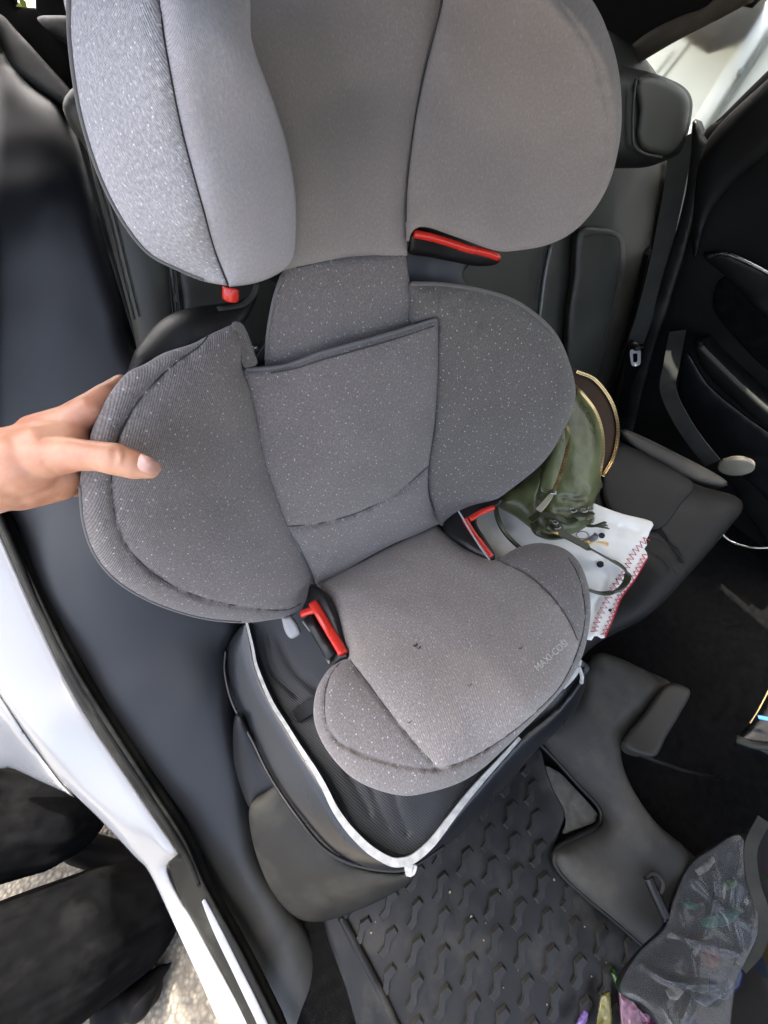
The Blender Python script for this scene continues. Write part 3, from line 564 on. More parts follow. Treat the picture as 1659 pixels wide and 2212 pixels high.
# headrest of the far seat
hr = thing('car_headrest', 'black leather headrest of the far rear seat beside the bright window', 'headrest', BB.p(1420, 330, .06))
sheet('cushion', [(1290,140),(1345,143),(1390,152),(1440,168),(1478,188),(1495,215),(1494,250),(1484,295),(1468,330),(1430,350),(1390,362),(1335,362),(1290,350)], (BB, .09), M['leather3'], hr, T=.03, R=.05, back=.07, grid=9)
sheet('front_pad', [(1372,180),(1400,160),(1440,172),(1474,192),(1489,217),(1487,255),(1477,292),(1462,318),(1440,334),(1405,330),(1382,318),(1374,290),(1378,240)], (BB, .115), M['leather2'], hr, T=.012, R=.012, back=.02, grid=8)
tube('piping', [at(x,y,BB.d(x,y,.127)) for x, y in spline([(1374,168),(1368,220),(1366,280),(1370,315),(1392,332),(1430,340)], False, 6)], .002, M['leather2'], hr, 6)
# ------------------------------------------------------------------ near side trim (dark blue leather-look panel) and door opening
tr, TRon = sheet('near_side_trim', [(-40,60),(20,130),(70,185),(130,225),(165,290),(190,350),(215,440),(245,560),(275,670),(300,760),(420,900),(520,1300),(500,1400),(505,1480),(512,1560),(530,1660),(545,1750),(560,1850),(600,1930),(660,2010),(700,2100),(760,2260),(600,2260),(520,2080),(450,1960),(395,1855),(300,1720),(200,1570),(130,1440),(60,1290),(0,1140),(-40,1060)],
    [(0,150,.66),(130,250,.66),(300,760,.72),(0,1140,.76),(150,1480,.725),(385,1850,.715),(500,1400,.76),(540,1700,.735),(600,1950,.745),(700,2150,.76),(560,2200,.705),(450,900,.80),(200,700,.68),(120,450,.63),(250,1200,.70),(420,1500,.72)], M['trim'], car, T=.03, R=.05, back=.04, grid=14, wr=(.006, 5), label='dark blue-black side trim beside the bench')
tube('trim_edge', [at(x,y,d) for x,y,d in spline([(170,290,.62),(200,400,.62),(235,530,.62),(268,640,.62),(298,740,.62),(310,790,.63)], False, 10)], .004, M['plast'], car, 8, flat=.6)
DSon = TRon
# white body
sheet('white_sill_panel', [(-40,1060),(0,1150),(70,1310),(145,1470),(200,1565),(260,1655),(330,1760),(391,1848),(391,1848),(366,1862),(362,1880),(375,1915),(400,1960),(450,2050),(560,2262),(500,2262),(430,2115),(370,1985),(322,1885),(290,1850),(220,1775),(130,1685),(60,1590),(0,1500),(-40,1440)],
    [(-20,1120,.74),(145,1480,.70),(390,1850,.69),(362,1880,.70),(550,2250,.64),(430,2110,.655),(220,1775,.70),(0,1500,.70),(130,1685,.70),(120,1560,.685),(300,1780,.69)], M['white'], car, T=.008, R=.02, back=.02, grid=12, label='white painted rear body flank')
sheet('wheel_arch_panel', [(-40,1440),(0,1500),(60,1592),(128,1686),(160,1722),(140,1712),(90,1690),(30,1662),(-40,1640)], [(-40,1440,.74),(130,1690,.72),(-40,1640,.80),(60,1670,.78),(30,1560,.73)], M['white'], car, T=.01, R=.03, back=.01, grid=9, label='grey-white lower flank curving away')
sheet('door_seal', [(-40,1030),(10,1120),(90,1290),(160,1430),(240,1560),(330,1700),(400,1810),(440,1900),(480,1975),(540,2085),(620,2262),(560,2262),(470,2085),(395,1950),(370,1885),(366,1862),(391,1850),(391,1850),(330,1762),(260,1657),(200,1567),(145,1472),(70,1312),(0,1152),(-40,1065)],
    [(-20,1080,.71),(150,1450,.675),(390,1840,.665),(440,1950,.66),(590,2250,.63),(370,1890,.675),(500,2100,.65)], M['rubber'], car, T=.008, R=.008, back=.02, grid=8, label='black rubber door seal')
tube('seal_lip', [at(x,y,d) for x,y,d in spline([(-20,1078,.69),(10,1140,.685),(80,1300,.675),(150,1442,.665),(240,1590,.66),(330,1730,.655),(395,1835,.65),(430,1910,.65)], False, 10)], .0045, M['rubber'], car, 8)
st_o = [(436,1948),(441,1942),(448,1950),(475,2000),(520,2090),(560,2170),(600,2262),(580,2262),(545,2190),(500,2095),(462,2015)]
sheet('sill_strip', st_o, [(440,1945,.645),(590,2250,.615),(450,1960,.645),(500,2080,.632),(560,2190,.62)], M['sillm'], car, T=.002, R=.003, back=.004, grid=6, label='pale metallic strip set in the sill')
# dark pillar trims behind the bench, small gap to the hedge outside
for nm, ol, m_ in (('pillar_lining', [(-60,-80),(34,-80),(34,14),(76,17),(110,55),(160,100),(170,230),(60,150),(-60,120)], 'head'), ('pillar_lining', [(76,-80),(420,-80),(420,120),(150,120),(100,60),(77,17)], 'head')):
    sheet(nm, ol, [(x, y, .69) for x, y in ol], M[m_], car, T=.004, R=.01, back=.01, grid=16, lin=True)
sheet('quarter_trim', [(-60,20),(0,30),(40,70),(95,130),(160,205),(160,235),(120,215),(60,175),(-10,135),(-60,110)], [(-60,60,.675),(0,80,.67),(160,220,.65)], M['plastg'], car, T=.008, R=.01, back=.02, grid=10)
sheet('shelf_edge', [(80,38),(110,33),(165,40),(165,85),(120,75),(95,60)], [(80,38,.67),(160,40,.665),(160,85,.665)], M['plastg'], car, T=.006, R=.01, back=.02, grid=9)
# ------------------------------------------------------------------ far side: door, window frame, headliner
dp = lambda x, y, o=0: DR.p(x, y, o)
def drsheet(name, ol, mat, off=0.0, **k): return sheet(name, ol, (DR, off), mat, car, **k)
sheet('headliner', [(1100,-120),(1760,-420),(1700,-200),(1640,0),(1600,14),(1560,34),(1440,98),(1350,147),(1290,160),(1200,60),(1130,-40)], (DR, .05), M['head'], car, T=.02, R=.03, back=.04, grid=16)
sheet('pillar_trim', [(1338,135),(1350,112),(1400,70),(1470,35),(1530,10),(1600,-60),(1640,-60),(1625,0),(1600,16),(1560,38),(1500,68),(1440,100),(1352,150)], (DR, .075), M['headb'], car, T=.01, R=.012, back=.03, grid=9)
sheet('far_door_panel', [(1519,293),(1560,250),(1659,152),(1760,60),(1760,300),(1780,1250),(1620,1120),(1590,1060),(1540,1020),(1350,960),(1390,800),(1440,660),(1480,520),(1500,400)], (DR, -.01), M['leather3'], car, T=.01, R=.03, back=.05, grid=16, wr=(.002, 8))
sheet('far_quarter_trim', [(1497,262),(1519,293),(1530,330),(1500,480),(1450,640),(1400,800),(1360,950),(1330,930),(1380,740),(1430,600),(1480,420)], (DR, .0), M['plast'], car, T=.012, R=.02, back=.03, grid=10)
sheet('door_upper_trim', [(1530,300),(1659,170),(1760,80),(1760,240),(1659,330),(1580,400),(1530,470),(1500,560),(1500,430)], (DR, .012), M['leather3'], car, T=.02, R=.03, back=.02, grid=12)
sheet('door_pull_recess', [(1518,552),(1560,545),(1620,570),(1760,640),(1760,760),(1659,690),(1570,600)], (DR, .008), M['shell'], car, T=.006, R=.01, back=.02, grid=10)
tube('door_pull', [dp(x,y,.03) for x,y in spline([(1530,555),(1560,548),(1590,556),(1640,580),(1720,625)], False, 8)], .0035, M['steel'], car, 8, label='thin chrome door pull')
sheet('door_armrest', [(1498,745),(1512,735),(1560,785),(1659,875),(1760,960),(1760,1010),(1659,930),(1580,860),(1520,800)], (DR, .05), M['leather3'], car, T=.02, R=.015, back=.06, grid=9)
tube('armrest_highlight', [dp(x,y,.075) for x,y in spline([(1512,748),(1560,796),(1600,835),(1659,888),(1740,950)], False, 8)], .006, M['leather2'], car, 8)  # paler tube added to draw the highlight along the armrest
sheet('door_sill_ridge', [(1340,935),(1352,928),(1400,948),(1460,978),(1530,1014),(1570,1040),(1560,1052),(1500,1040),(1430,1005),(1370,970)], [(1345,935,.94),(1560,1048,.89),(1450,985,.915),(1430,1005,.91)], M['plastg'], car, T=.015, R=.012, back=.05, grid=8)
gq = [(1350,148),(1440,98),(1560,34),(1659,-20),(1740,-70),(1740,90),(1659,158),(1521,292),(1430,230)]
mk('far_window', [tuple(dp(x,y,-.03)) for x,y in gq]+[tuple(dp(x,y,-.034)) for x,y in gq], [tuple(range(9)), tuple(range(17,8,-1))]+[(i,(i+1)%9+0,(i+1)%9+9,i+9) for i in range(9)], M['glass'], car, None, False)
sheet('speaker_panel', [(1560,600),(1620,610),(1700,650),(1760,700),(1760,860),(1659,800),(1580,720),(1540,660)], (DR, .004), M['carpet'], car, T=.006, R=.01, back=.01, grid=12)
sheet('door_pocket', [(1480,760),(1530,830),(1600,890),(1700,960),(1760,1000),(1760,1200),(1640,1060),(1560,1000),(1500,930),(1470,860)], (DR, .006), M['shell'], car, T=.004, R=.01, back=.01, grid=12)
# ------------------------------------------------------------------ seat belt of the far seat
sb = thing('seat_belt', 'grey seat belt with metal tongue hanging beside the far door', 'seat belt', at(1370, 760, .98))
def ribbon(name, pts, wd, mat, parent, up, th=.0015, step=8, label=None):
    P = np.array([p for p in spline([at(*q) if len(q) == 3 and not isinstance(q, np.ndarray) else q for q in pts], False, step*.001)])
    t = np.gradient(P, axis=0); t /= np.linalg.norm(t, axis=1)[:, None]; u = np.array(up, float)
    if u.ndim == 1: u = np.repeat(u[None], len(P), 0)
    else: u = np.array([u[int(i*(len(u)-1)/(len(P)-1))] for i in range(len(P))])
    s = np.cross(t, u); s /= np.linalg.norm(s, axis=1)[:, None]; n = np.cross(s, t)
    V = []; w = np.full(len(P), wd) if np.isscalar(wd) else np.interp(np.linspace(0, 1, len(P)), np.linspace(0, 1, len(wd)), wd)
    for i in range(len(P)):
        for a, b in ((-1, 1), (0, 1.0), (1, 1), (1, -1), (0, -1.0), (-1, -1)): V.append(P[i]+s[i]*a*w[i]/2+n[i]*b*th)
    fs = [(i*6+k, i*6+(k+1) % 6, i*6+6+(k+1) % 6, i*6+6+k) for i in range(len(P)-1) for k in range(6)]
    fs += [(5,4,3,2,1,0), tuple((len(P)-1)*6+k for k in range(6))]
    o = mk(name, V, fs, mat, parent, None, False, label); return o
ribbon('webbing', [(x,y,BB.d(x,y,.085)) for x,y in ((1468,300),(1464,360),(1450,440),(1425,560),(1393,680),(1372,742))], .040, M['belt'], sb, (-.8,-.5,.2))
ribbon('webbing', [(x,y,BB.d(x,y,.085)) for x,y in ((1372,752),(1362,830),(1345,900))], .040, M['carpet'], sb, (-.8,-.5,.2))
ribbon('webbing', [(1464,715,.97),(1450,790,.975),(1443,840,.98),(1465,895,.97),(1500,950,.96),(1540,1000,.95)], .034, M['belt'], sb, (-.9,-.3,.1))
print('tongue d', BB.d(1371,747,.06))
rbox('tongue_holder', at(1371,747,BB.d(1371,747,.10)), CX*.96-CY*-.2, CY, CZ, (.027, .008, .006), M['plast'], sb, .004)
tg = [(1362,756),(1382,755),(1384,770),(1382,788),(1366,790),(1362,775)]
ti = [(1367,764),(1377,763),(1377,782),(1368,783)]
M['tonguem'] = plain('pale_tongue_metal', (.55, .55, .53), .35, var=.05)
def ringplate(name, o, i, d, mat, parent, th=.002):
    o = spline(o, True, 6); n = len(o); ii = np.array(i, float); c = ii.mean(0)
    L = []
    for p in o:                                  # radial projection on the inner hole
        best = None; a = p-c
        for k in range(len(ii)):
            q, r = ii[k]-c, ii[(k+1) % len(ii)]-c; e = r-q; D = a[0]*e[1]-a[1]*e[0]
            if abs(D) < 1e-9: continue
            t = (q[0]*e[1]-q[1]*e[0])/D; s = (q[0]*a[1]-q[1]*a[0])/D
            if t > 0 and -1e-6 <= s <= 1+1e-6: best = c+a*t
        L.append(best if best is not None else c)
    V = [at(*p, d) for p in o]+[at(*p, d) for p in L]+[at(*p, d+th) for p in o]+[at(*p, d+th) for p in L]
    fs = []
    for k in range(n):
        j = (k+1) % n; fs += [(k, j, n+j, n+k), (2*n+j, 2*n+k, 3*n+k, 3*n+j), (k, 2*n+k, 2*n+j, j), (n+j, 3*n+j, 3*n+k, n+k)]
    return mk(name, V, fs, mat, parent, None, False)
ringplate('tongue', tg, ti, BB.d(1372,770,.10), M['tonguem'], sb)
# ------------------------------------------------------------------ seat protector under the child seat
sp = thing('seat_protector', 'ribbed black seat protector tray with silver-white edge binding', 'seat protector', at(800, 1600, .66))
PR = [(530,1345,.74),(550,1440,.715),(650,1620,.64),(745,1780,.585),(848,1860,.575),(1000,1730,.62),(1120,1590,.67),(800,1500,.70),(1250,1430,.72),(700,1400,.735),(1255,1475,.72)]
def prd(e): return [(x, y, d+e) for x, y, d in PR]
sheet('tray_fabric', [(533,1345),(700,1300),(1000,1350),(1255,1425),(1250,1475),(1190,1540),(1120,1597),(1060,1665),(1000,1735),(940,1815),(890,1856),(848,1862),(790,1832),(745,1782),(700,1702),(650,1622),(582,1512),(552,1440)], prd(.012), M['nylon'], sp, T=.003, R=.01, back=.01, grid=11, wr=(.003, 16), uvdir=(.8,.5,.1),
   seams=[([(600,1380),(640,1450),(700,1500)],.006,.008),([(570,1370),(590,1450),(640,1500)],.006,.006),([(640,1545),(700,1510),(740,1500)],.007,.006),([(800,1760),(770,1700),(745,1660)],.005,.006),([(840,1790),(815,1740),(800,1690)],.005,.006),([(880,1800),(860,1750),(850,1700)],.004,.006)], label='ribbed nylon tray lining')
sheet('rim', [(520,1352),(536,1345),(556,1440),(586,1512),(652,1620),(702,1700),(748,1780),(792,1828),(848,1858),(890,1852),(938,1812),(1000,1732),(1060,1662),(1120,1597),(1190,1540),(1248,1475),(1262,1440),(1262,1490),(1225,1560),(1160,1620),(1100,1690),(1040,1760),(960,1830),(895,1872),(850,1884),(770,1872),(705,1838),(645,1768),(585,1680),(545,1600),(503,1520),(486,1450),(490,1400)],
   [(530,1345,.735),(552,1440,.705),(652,1620,.63),(748,1780,.58),(848,1860,.57),(1000,1732,.61),(1120,1597,.66),(490,1420,.745),(545,1600,.69),(645,1768,.62),(770,1872,.60),(850,1884,.60),(960,1830,.625),(1100,1690,.67),(1250,1480,.725),(1255,1520,.75)], M['rimlea'], sp, T=.010, R=.018, back=.02, grid=8, label='smooth black raised rim')
bd = spline([(533,1345),(545,1395),(555,1442),(584,1512),(617,1566),(651,1621),(677,1660),(701,1702),(722,1745),(747,1782),(770,1808),(795,1832),(822,1850),(848,1862),(870,1862),(892,1855),(917,1836),(940,1812),(970,1772),(1000,1733),(1030,1697),(1060,1663),(1090,1630),(1122,1594)], False, 8)
dT = TPS([(x, y, d) for x, y, d in PR])
ribbon('edge_binding', [EYE+rays(q)[0]*(dT.d(q)[0]-.024) for i, q in enumerate(bd)], [.004,.005,.006,.006,.007,.008,.009,.010,.010,.010,.009,.008,.006,.005], M['binding'], sp, [0.1, -.1, 1], .002, 8, 'silver-white edge binding')
tube('rim_welt', [EYE+rays(q)[0]*q3 for q, q3 in [((x, y), d) for x, y, d in spline([(488,1405,.735),(486,1452,.725),(503,1520,.70),(545,1600,.672),(585,1680,.64),(645,1768,.605),(705,1836,.59),(770,1868,.585),(850,1880,.586),(895,1869,.59),(960,1828,.61)], False, 8)]], .0028, M['shell'], sp, 7)
ribbon('edge_binding', [(1252,1425,.70),(1246,1448,.70),(1232,1468,.70),(1215,1485,.70)], .007, M['binding'], sp, [0.1,-.1,1], .002, 4)
ribbon('edge_binding', [(1250,1440,.698),(1257,1460,.70),(1256,1476,.705)], .005, M['binding'], sp, [0.1,-.1,1], .002, 4)
ribbon('binding_tail', [(878,1858,.565),(884,1868,.563),(882,1882,.564),(890,1880,.563),(893,1866,.565)], .012, M['binding'], sp, CZ, .0015, 3)
ribbon('strap', [(640,1548,.675),(670,1528,.67),(700,1512,.668),(735,1498,.668)], .022, M['leather3'], sp, (0,0,1), .003)
# ------------------------------------------------------------------ floor mat
fm = thing('floor_mat', 'black rubber floor mat with rows of raised zigzag treads, dusty', 'floor mat', (0, -.45, H-1.05))
hz = H-1.045
def fz(x, y, e=0): return FL.p(x, y, .005+e)
mat_o = [(735,1978),(800,1915),(880,1840),(1000,1730),(1100,1640),(1160,1600),(1178,1655),(1195,1705),(1220,1755),(1208,1800),(1196,1850),(1230,1905),(1330,1985),(1450,2080),(1600,2270),(870,2270),(810,2120),(760,2020)]
sheet('rubber_sheet', mat_o, (FL, .004), M['mat'], fm, T=.003, R=.006, back=.006, grid=14, lin=False, wr=(.0025, 12))
tube('rim', [fz(x,y,.006) for x,y in spline([(735,1978),(758,2020),(800,2100),(830,2160),(880,2270)], False, 10)], .008, M['mat'], fm, 8)
tube('rim', [fz(x,y,.006) for x,y in spline([(735,1978),(800,1915),(880,1840),(1000,1730)], False, 10)], .007, M['mat'], fm, 8)
tube('rim', [fz(x,y,.010) for x,y in spline([(1160,1600),(1200,1640),(1245,1690),(1290,1738),(1299,1762),(1290,1786),(1250,1806),(1215,1824),(1200,1842),(1198,1862),(1215,1890),(1260,1932),(1330,1990),(1420,2070)], False, 10)], .0055, M['mat'], fm, 8)
sheet('outer_flange', [(698,1985),(733,1958),(830,1878),(852,1898),(752,1985),(800,2085),(862,2205),(900,2275),(800,2275),(742,2120)], (FL, .010), M['mat'], fm, T=.006, R=.010, back=.012, grid=9, wr=(.001, 20))
L = []; random.seed(11)
for i in range(38):
    x, y = random.uniform(760,1330), random.uniform(1700,2200)
    if not inside(np.array([[x, y]]), np.array(mat_o, float))[0]: continue
    p_ = fz(x, y, .004); r_ = random.uniform(.0006, .0017); L.append(box_geo(p_, np.array((.8,.6,0)), np.array((-.6,.8,0)), np.array((0,0,1.)), r_*random.uniform(.7,1.8), r_, r_*.8))
v, f = join_geo(L); mk('crumbs', v, f, plain('cream_crumbs', (.20, .18, .12), .8, var=.4), fm, None, False, kind='stuff')
# one zigzag tread, mesh shared by all
M['grime'] = plain('dusty_tread_edge', (.040, .039, .034), .6, var=.5, scale=18, dirt=((.12, .11, .085), 22, .5), spec=.25)
M['mattop'] = plain('worn_rubber_tread_top', (.013, .0132, .013), .38, var=.35, scale=25, bump=.3, bscale=400, dirt=((.06, .056, .045), 14, .45), spec=.3)
def tread_mesh():
    pts = [(-.021,-.012),(-.008,-.012),(.004,-.001),(.020,.000),(.019,.010),(.003,.012),(-.009,.000),(-.022,-.002)]
    bm = bmesh.new(); f = bm.faces.new([bm.verts.new((x, y, 0)) for x, y in pts]); bmesh.ops.recalc_face_normals(bm, faces=bm.faces)
    r = bmesh.ops.extrude_face_region(bm, geom=[f]); tv_ = [v for v in r['geom'] if isinstance(v, bmesh.types.BMVert)]
    for v in tv_: v.co.z += .0045; v.co.x *= .86; v.co.y *= .78
    if f.is_valid: pass
    bmesh.ops.recalc_face_normals(bm, faces=bm.faces)
    for q in bm.faces: q.material_index = 0 if abs(q.normal.z) > .8 else 1
    me = bpy.data.meshes.new('tread_block'); bm.to_mesh(me); bm.free(); me.materials.append(M['mattop']); me.materials.append(M['grime']); return me
tm_ = tread_mesh()
moi = np.array(mat_o, float)
def topx(P):
    c = M3.T @ (np.array(P)-EYE); return np.array([PX0+F*c[0]/-c[2], PY0-F*c[1]/-c[2]])
k = 0
for i in range(-12, 18):
    for j in range(-20, 14):
        X = i*.066+(.5*(j % 2))*.066-.01; Y = -.235-j*.041
        P = (X, Y, hz)
        q = topx(P)
        if not inside(q[None], moi)[0] or segdist(q[None], moi, True)[0] < 15 or q[1] > 2240: continue
        if abs(((X+.02) % .19)-.095) < .0: continue
        o = bpy.data.objects.new('tread_block', tm_); COL.objects.link(o); o.parent = fm
        o.location = Vector(P)-Vector(ORG[fm.name]); o.rotation_euler = (0, 0, .02+random.uniform(-.08, .08)); s = random.uniform(1.22, 1.30); o.scale = (s, s, random.uniform(1.9, 2.4)); k += 1
print('treads', k)
# ------------------------------------------------------------------ tunnel / carpeted hump and far floor
sheet('floor_tunnel', [(1160,1590),(1180,1560),(1250,1500),(1265,1440),(1300,1410),(1400,1450),(1450,1485),(1380,1560),(1345,1600),(1345,1650),(1370,1710),(1420,1780),(1490,1840),(1560,1930),(1660,2060),(1760,2200),(1760,2300),(1600,2300),(1450,2110),(1330,1995),(1225,1902),(1195,1850),(1212,1822),(1290,1785),(1299,1762),(1285,1730),(1230,1672)],
   [(1160,1590,FL,.01),(1299,1762,FL,.012),(1195,1850,FL,.01),(1330,1990,FL,.008),(1600,2280,FL,.008),(1300,1420,FL,.10),(1345,1600,FL,.08),(1420,1780,FL,.06),(1490,1840,FL,.04),(1700,2120,FL,.02),(1240,1550,FL,.05),(1450,1485,FL,.06)], M['plastg'], car, T=.030, R=.055, back=.05, grid=12, wr=(.002, 9), label='grey hump of the cabin floor')
sheet('bare_floor_patch', [(1172,1655),(1208,1668),(1240,1700),(1290,1757),(1284,1776),(1245,1792),(1215,1800),(1222,1770),(1196,1712)], (FL, .0025), M['carpetg'], car, T=.002, R=.004, back=.004, grid=9, label='pale grey carpet showing at the corner of the mat')
sheet('console_side', [(1344,1602),(1350,1590),(1395,1535),(1440,1478),(1490,1492),(1470,1540),(1440,1590),(1418,1632),(1390,1632),(1355,1618)], [(1345,1595,FL,.11),(1440,1480,FL,.10),(1490,1500,FL,.11),(1420,1630,FL,.13),(1535,1678,FL,.10)], M['plastg'], car, T=.010, R=.010, back=.05, grid=7)
tube('console_lip', [FL.p(x,y,o) for x,y,o in ((1350,1605,.115),(1380,1628,.11),(1420,1645,.10),(1470,1662,.07),(1520,1675,.03),(1560,1680,.0))], [.005,.005,.005,.004,.003,.002], M['leather3'], car, 8)
# console rear end with small display
co = thing('centre_console', 'black rear end of the centre console with a small blue-lit display', 'console', FL.p(1640,1580,.2))
sheet('housing', [(1590,1600),(1620,1560),(1659,1490),(1700,1440),(1800,1440),(1800,1660),(1700,1650),(1640,1622)], [(1590,1600,.80),(1659,1490,.85),(1700,1440,.86),(1640,1622,.78),(1800,1500,.78),(1780,1650,.72)], M['shell'], co, T=.01, R=.02, back=.06, grid=10)
tube('trim_line', pxl([(1620,1562,.795),(1640,1530,.805),(1662,1488,.82)]), .0016, M['gold'], co, 6)
tube('lower_lip', pxl([(1590,1596,.78),(1625,1608,.765),(1660,1612,.75),(1700,1612,.73)]), .008, M['leather2'], co, 8)
em = plain('blue_display_glow', (.02,.1,.3), .3); b_ = em.node_tree.nodes['Principled BSDF']; b_.inputs['Emission Color'].default_value = (.08,.35,.9,1); b_.inputs['Emission Strength'].default_value = .25
rbox('display_symbol', at(1650,1551,.785), CX, CY, CZ, (.004,.009,.001), em, co, .001)
tube('cup_ring', pxl([(1560,1155,.90),(1580,1170,.89),(1610,1180,.87),(1640,1184,.85),(1700,1180,.82)]), .0022, M['steel'], car, 6, label='chrome arc of a cup holder')
# cream cap
cp = thing('bottle_cap', 'small round cream cap lying by the far door pocket', 'cap', at(1590,1006,.95))
cc = at(1590,1006,.95); ax = (CX*.9+CY*-.2+CZ*.35); ax /= np.linalg.norm(ax)
for nm, r0, o0, o1 in (('rim', .034, -.008, .006), ('top', .026, .006, .012), ('top', .018, .012, .015)):
    tube(nm, [cc+ax*(o0+(o1-o0)*t) for t in (0, .15, .5, .85, 1)], np.array([.93, 1, 1, 1, .93])*r0, M['cream'], cp, 24)
# ------------------------------------------------------------------ white cloth
cl = thing('white_cloth', 'folded white cotton cloth with red stitched edges and black dots under the green bag', 'cloth', BC.p(1250, 1200, .04))
CLA = [(1010,1110,BC,.045),(1200,1060,BC,.05),(1408,1128,BC,.036),(1395,1195,BC,.036),(1305,1375,BC,.036),(1200,1250,BC,.045),(1100,1200,BC,.05),(1300,1200,BC,.045),(1265,1380,BC,.04)]
c1, C1on = sheet('lower_layer', [(1230,1240),(1330,1150),(1396,1168),(1392,1186),(1399,1204),(1372,1250),(1342,1290),(1326,1330),(1306,1378),(1290,1374),(1262,1372),(1245,1320)], [(a[0],a[1],a[2],a[3]-.006) for a in CLA], M['cloth'], cl, T=.002, R=.003, back=.003, grid=8, wr=(.002, 25))
c2, C2on = sheet('upper_layer', [(1008,1108),(1040,1085),(1085,1078),(1200,1055),(1278,1085),(1300,1094),(1345,1110),(1408,1127),(1404,1148),(1396,1166),(1372,1192),(1360,1212),(1352,1240),(1330,1268),(1310,1305),(1292,1345),(1285,1372),(1268,1382),(1240,1310),(1140,1235),(1070,1210),(1045,1190)], CLA, M['cloth'], cl, T=.003, R=.004, back=.003, grid=8, wr=(.0035, 18), seams=[([(1200,1110),(1290,1120),(1380,1150)],.003,.006),([(1290,1180),(1310,1240),(1280,1320)],.003,.006)])
def zig(on, path, amp, stp, name='red_stitching'):
    sp_ = spline(path, False, stp); t = np.gradient(sp_, axis=0); t /= np.linalg.norm(t, axis=1)[:, None]; n = np.c_[-t[:, 1], t[:, 0]]
    q = np.array([p+n[i]*amp*(1 if i % 2 else -1) for i, p in enumerate(sp_)])
    tube(name, on(q, .0012), .0009, M['redst'], cl, 5)
zig(C2on, [(1399,1162),(1372,1190),(1358,1215),(1348,1238),(1326,1268),(1308,1305),(1290,1342),(1283,1366)], 7, 5.5)
zig(C1on, [(1394,1196),(1368,1246),(1338,1288),(1322,1330),(1303,1372)], 5, 5)
tube('red_stitching', C1on(spline([(1398,1206),(1371,1252),(1342,1292),(1326,1332),(1307,1376)],False,5), .0008), .001, M['redst'], cl, 5)
for (x, y, r) in ((1297,1219,8), (1300,1157,7), (1318,1318,4)):
    an = np.linspace(0, 2*math.pi, 20, endpoint=False); q = np.array([(x+r*math.cos(t), y+r*.9*math.sin(t)) for t in an])
    mk('black_dot', C2on(q, .0012), [tuple(range(20))[::-1]], M['black'], cl, None, False)
# ------------------------------------------------------------------ green bag
bg_ = thing('backpack', 'small olive green leather backpack, unzipped with brass zips, leaning by the child seat', 'bag', at(1240, 1050, .82))
GA = [(1246,800,.84),(1338,930,.86),(1300,1030,.83),(1283,1130,.79),(1170,1160,.77),(1080,1085,.78),(1180,980,.79),(1240,900,.81),(1280,1000,.815)]
bk, BKon = sheet('back_panel', [(1200,780),(1248,800),(1288,818),(1320,860),(1337,907),(1338,950),(1328,994),(1306,1031),(1290,1020),(1200,1000),(1180,880)], [(a[0],a[1],a[2]+.035) for a in GA], M['brown'], bg_, T=.004, R=.006, back=.03, grid=8, label='open back compartment with brown lining')
bd2, BDon = sheet('front_body', [(1200,820),(1247,833),(1285,880),(1303,925),(1306,973),(1298,1028),(1302,1050),(1288,1075),(1282,1100),(1285,1128),(1262,1145),(1225,1160),(1180,1162),(1150,1145),(1120,1118),(1078,1088),(1095,1060),(1130,1040),(1180,970),(1190,880)], GA, M['green'], bg_, T=.028, R=.035, back=.05, grid=6, puff=.006, wr=(.002, 22), seams=[([(1185,1000),(1165,1060),(1155,1130)],.004,.004),([(1215,1075),(1250,1078),(1284,1072)],.006,.005),([(1200,1102),(1240,1105),(1282,1098)],.005,.004),([(1225,1130),(1255,1132),(1280,1120)],.004,.004),([(1260,1050),(1268,1062)],.004,.004)], label='olive leather body')
pk, PKon = sheet('front_pocket', [(1190,900),(1215,905),(1226,918),(1232,943),(1226,993),(1211,1035),(1197,1068),(1180,1075),(1165,1060),(1168,1030),(1185,980),(1190,940)], [(a[0],a[1],a[2]-.024) for a in GA], M['green'], bg_, T=.010, R=.015, back=.015, grid=6, wr=(.002, 30))
M['pull'] = plain('pale_brass_pull', (.50, .46, .34), .35, var=.1)
def zipper(on, path, lift, parent, flip=0):
    q = spline(path, False, 5); P = on(q, lift)
    tube('zip_tape', P, .0055, M['tape'], parent, 6, flat=.35)
    Q = on(spline(path, False, 3.2), lift+.0015); t, N = frame_t(Q); L = []
    for i in range(len(Q)):
        v = (EYE-Q[i]); v /= np.linalg.norm(v); s = np.cross(t[i], v); s /= np.linalg.norm(s)
        L.append(box_geo(Q[i]+v*.001, s, t[i], v, .0032, .0010, .0014))
    v, f = join_geo(L); mk('zip_teeth', v, f, M['gold'], parent, None, False, kind='stuff')
zipper(BKon, [(1247,803),(1285,820),(1318,862),(1333,907),(1333,950),(1323,992),(1303,1028)], .004, bg_)
zipper(BDon, [(1247,838),(1282,882),(1299,926),(1303,973),(1296,1026)], .001, bg_)
zipper(PKon, [(1221,914),(1229,943),(1222,990),(1208,1033),(1196,1062)], .001, bg_)
dT2 = TPS([(a[0], a[1], a[2]-.036) for a in GA])
def gp(x, y, e=0): return EYE+rays([(x, y)])[0]*(dT2.d([(x, y)])[0]+e)
ribbon('zip_pull', [gp(1194,1064,-.004), gp(1186,1076,-.006), gp(1175,1090,-.006), gp(1163,1103,-.004)], [.006,.010,.012,.013], M['pull'], bg_, CZ, .0012, 3)
rbox('zip_slider', gp(1195,1064,-.004), CX, CY, CZ, (.006,.006,.003), M['steel'], bg_, .002)
ribbon('side_gusset', [gp(1188,985,.01), gp(1170,1030,.01), gp(1158,1085,.01), gp(1155,1130,.012)], .006, M['green2'], bg_, CZ, .003)
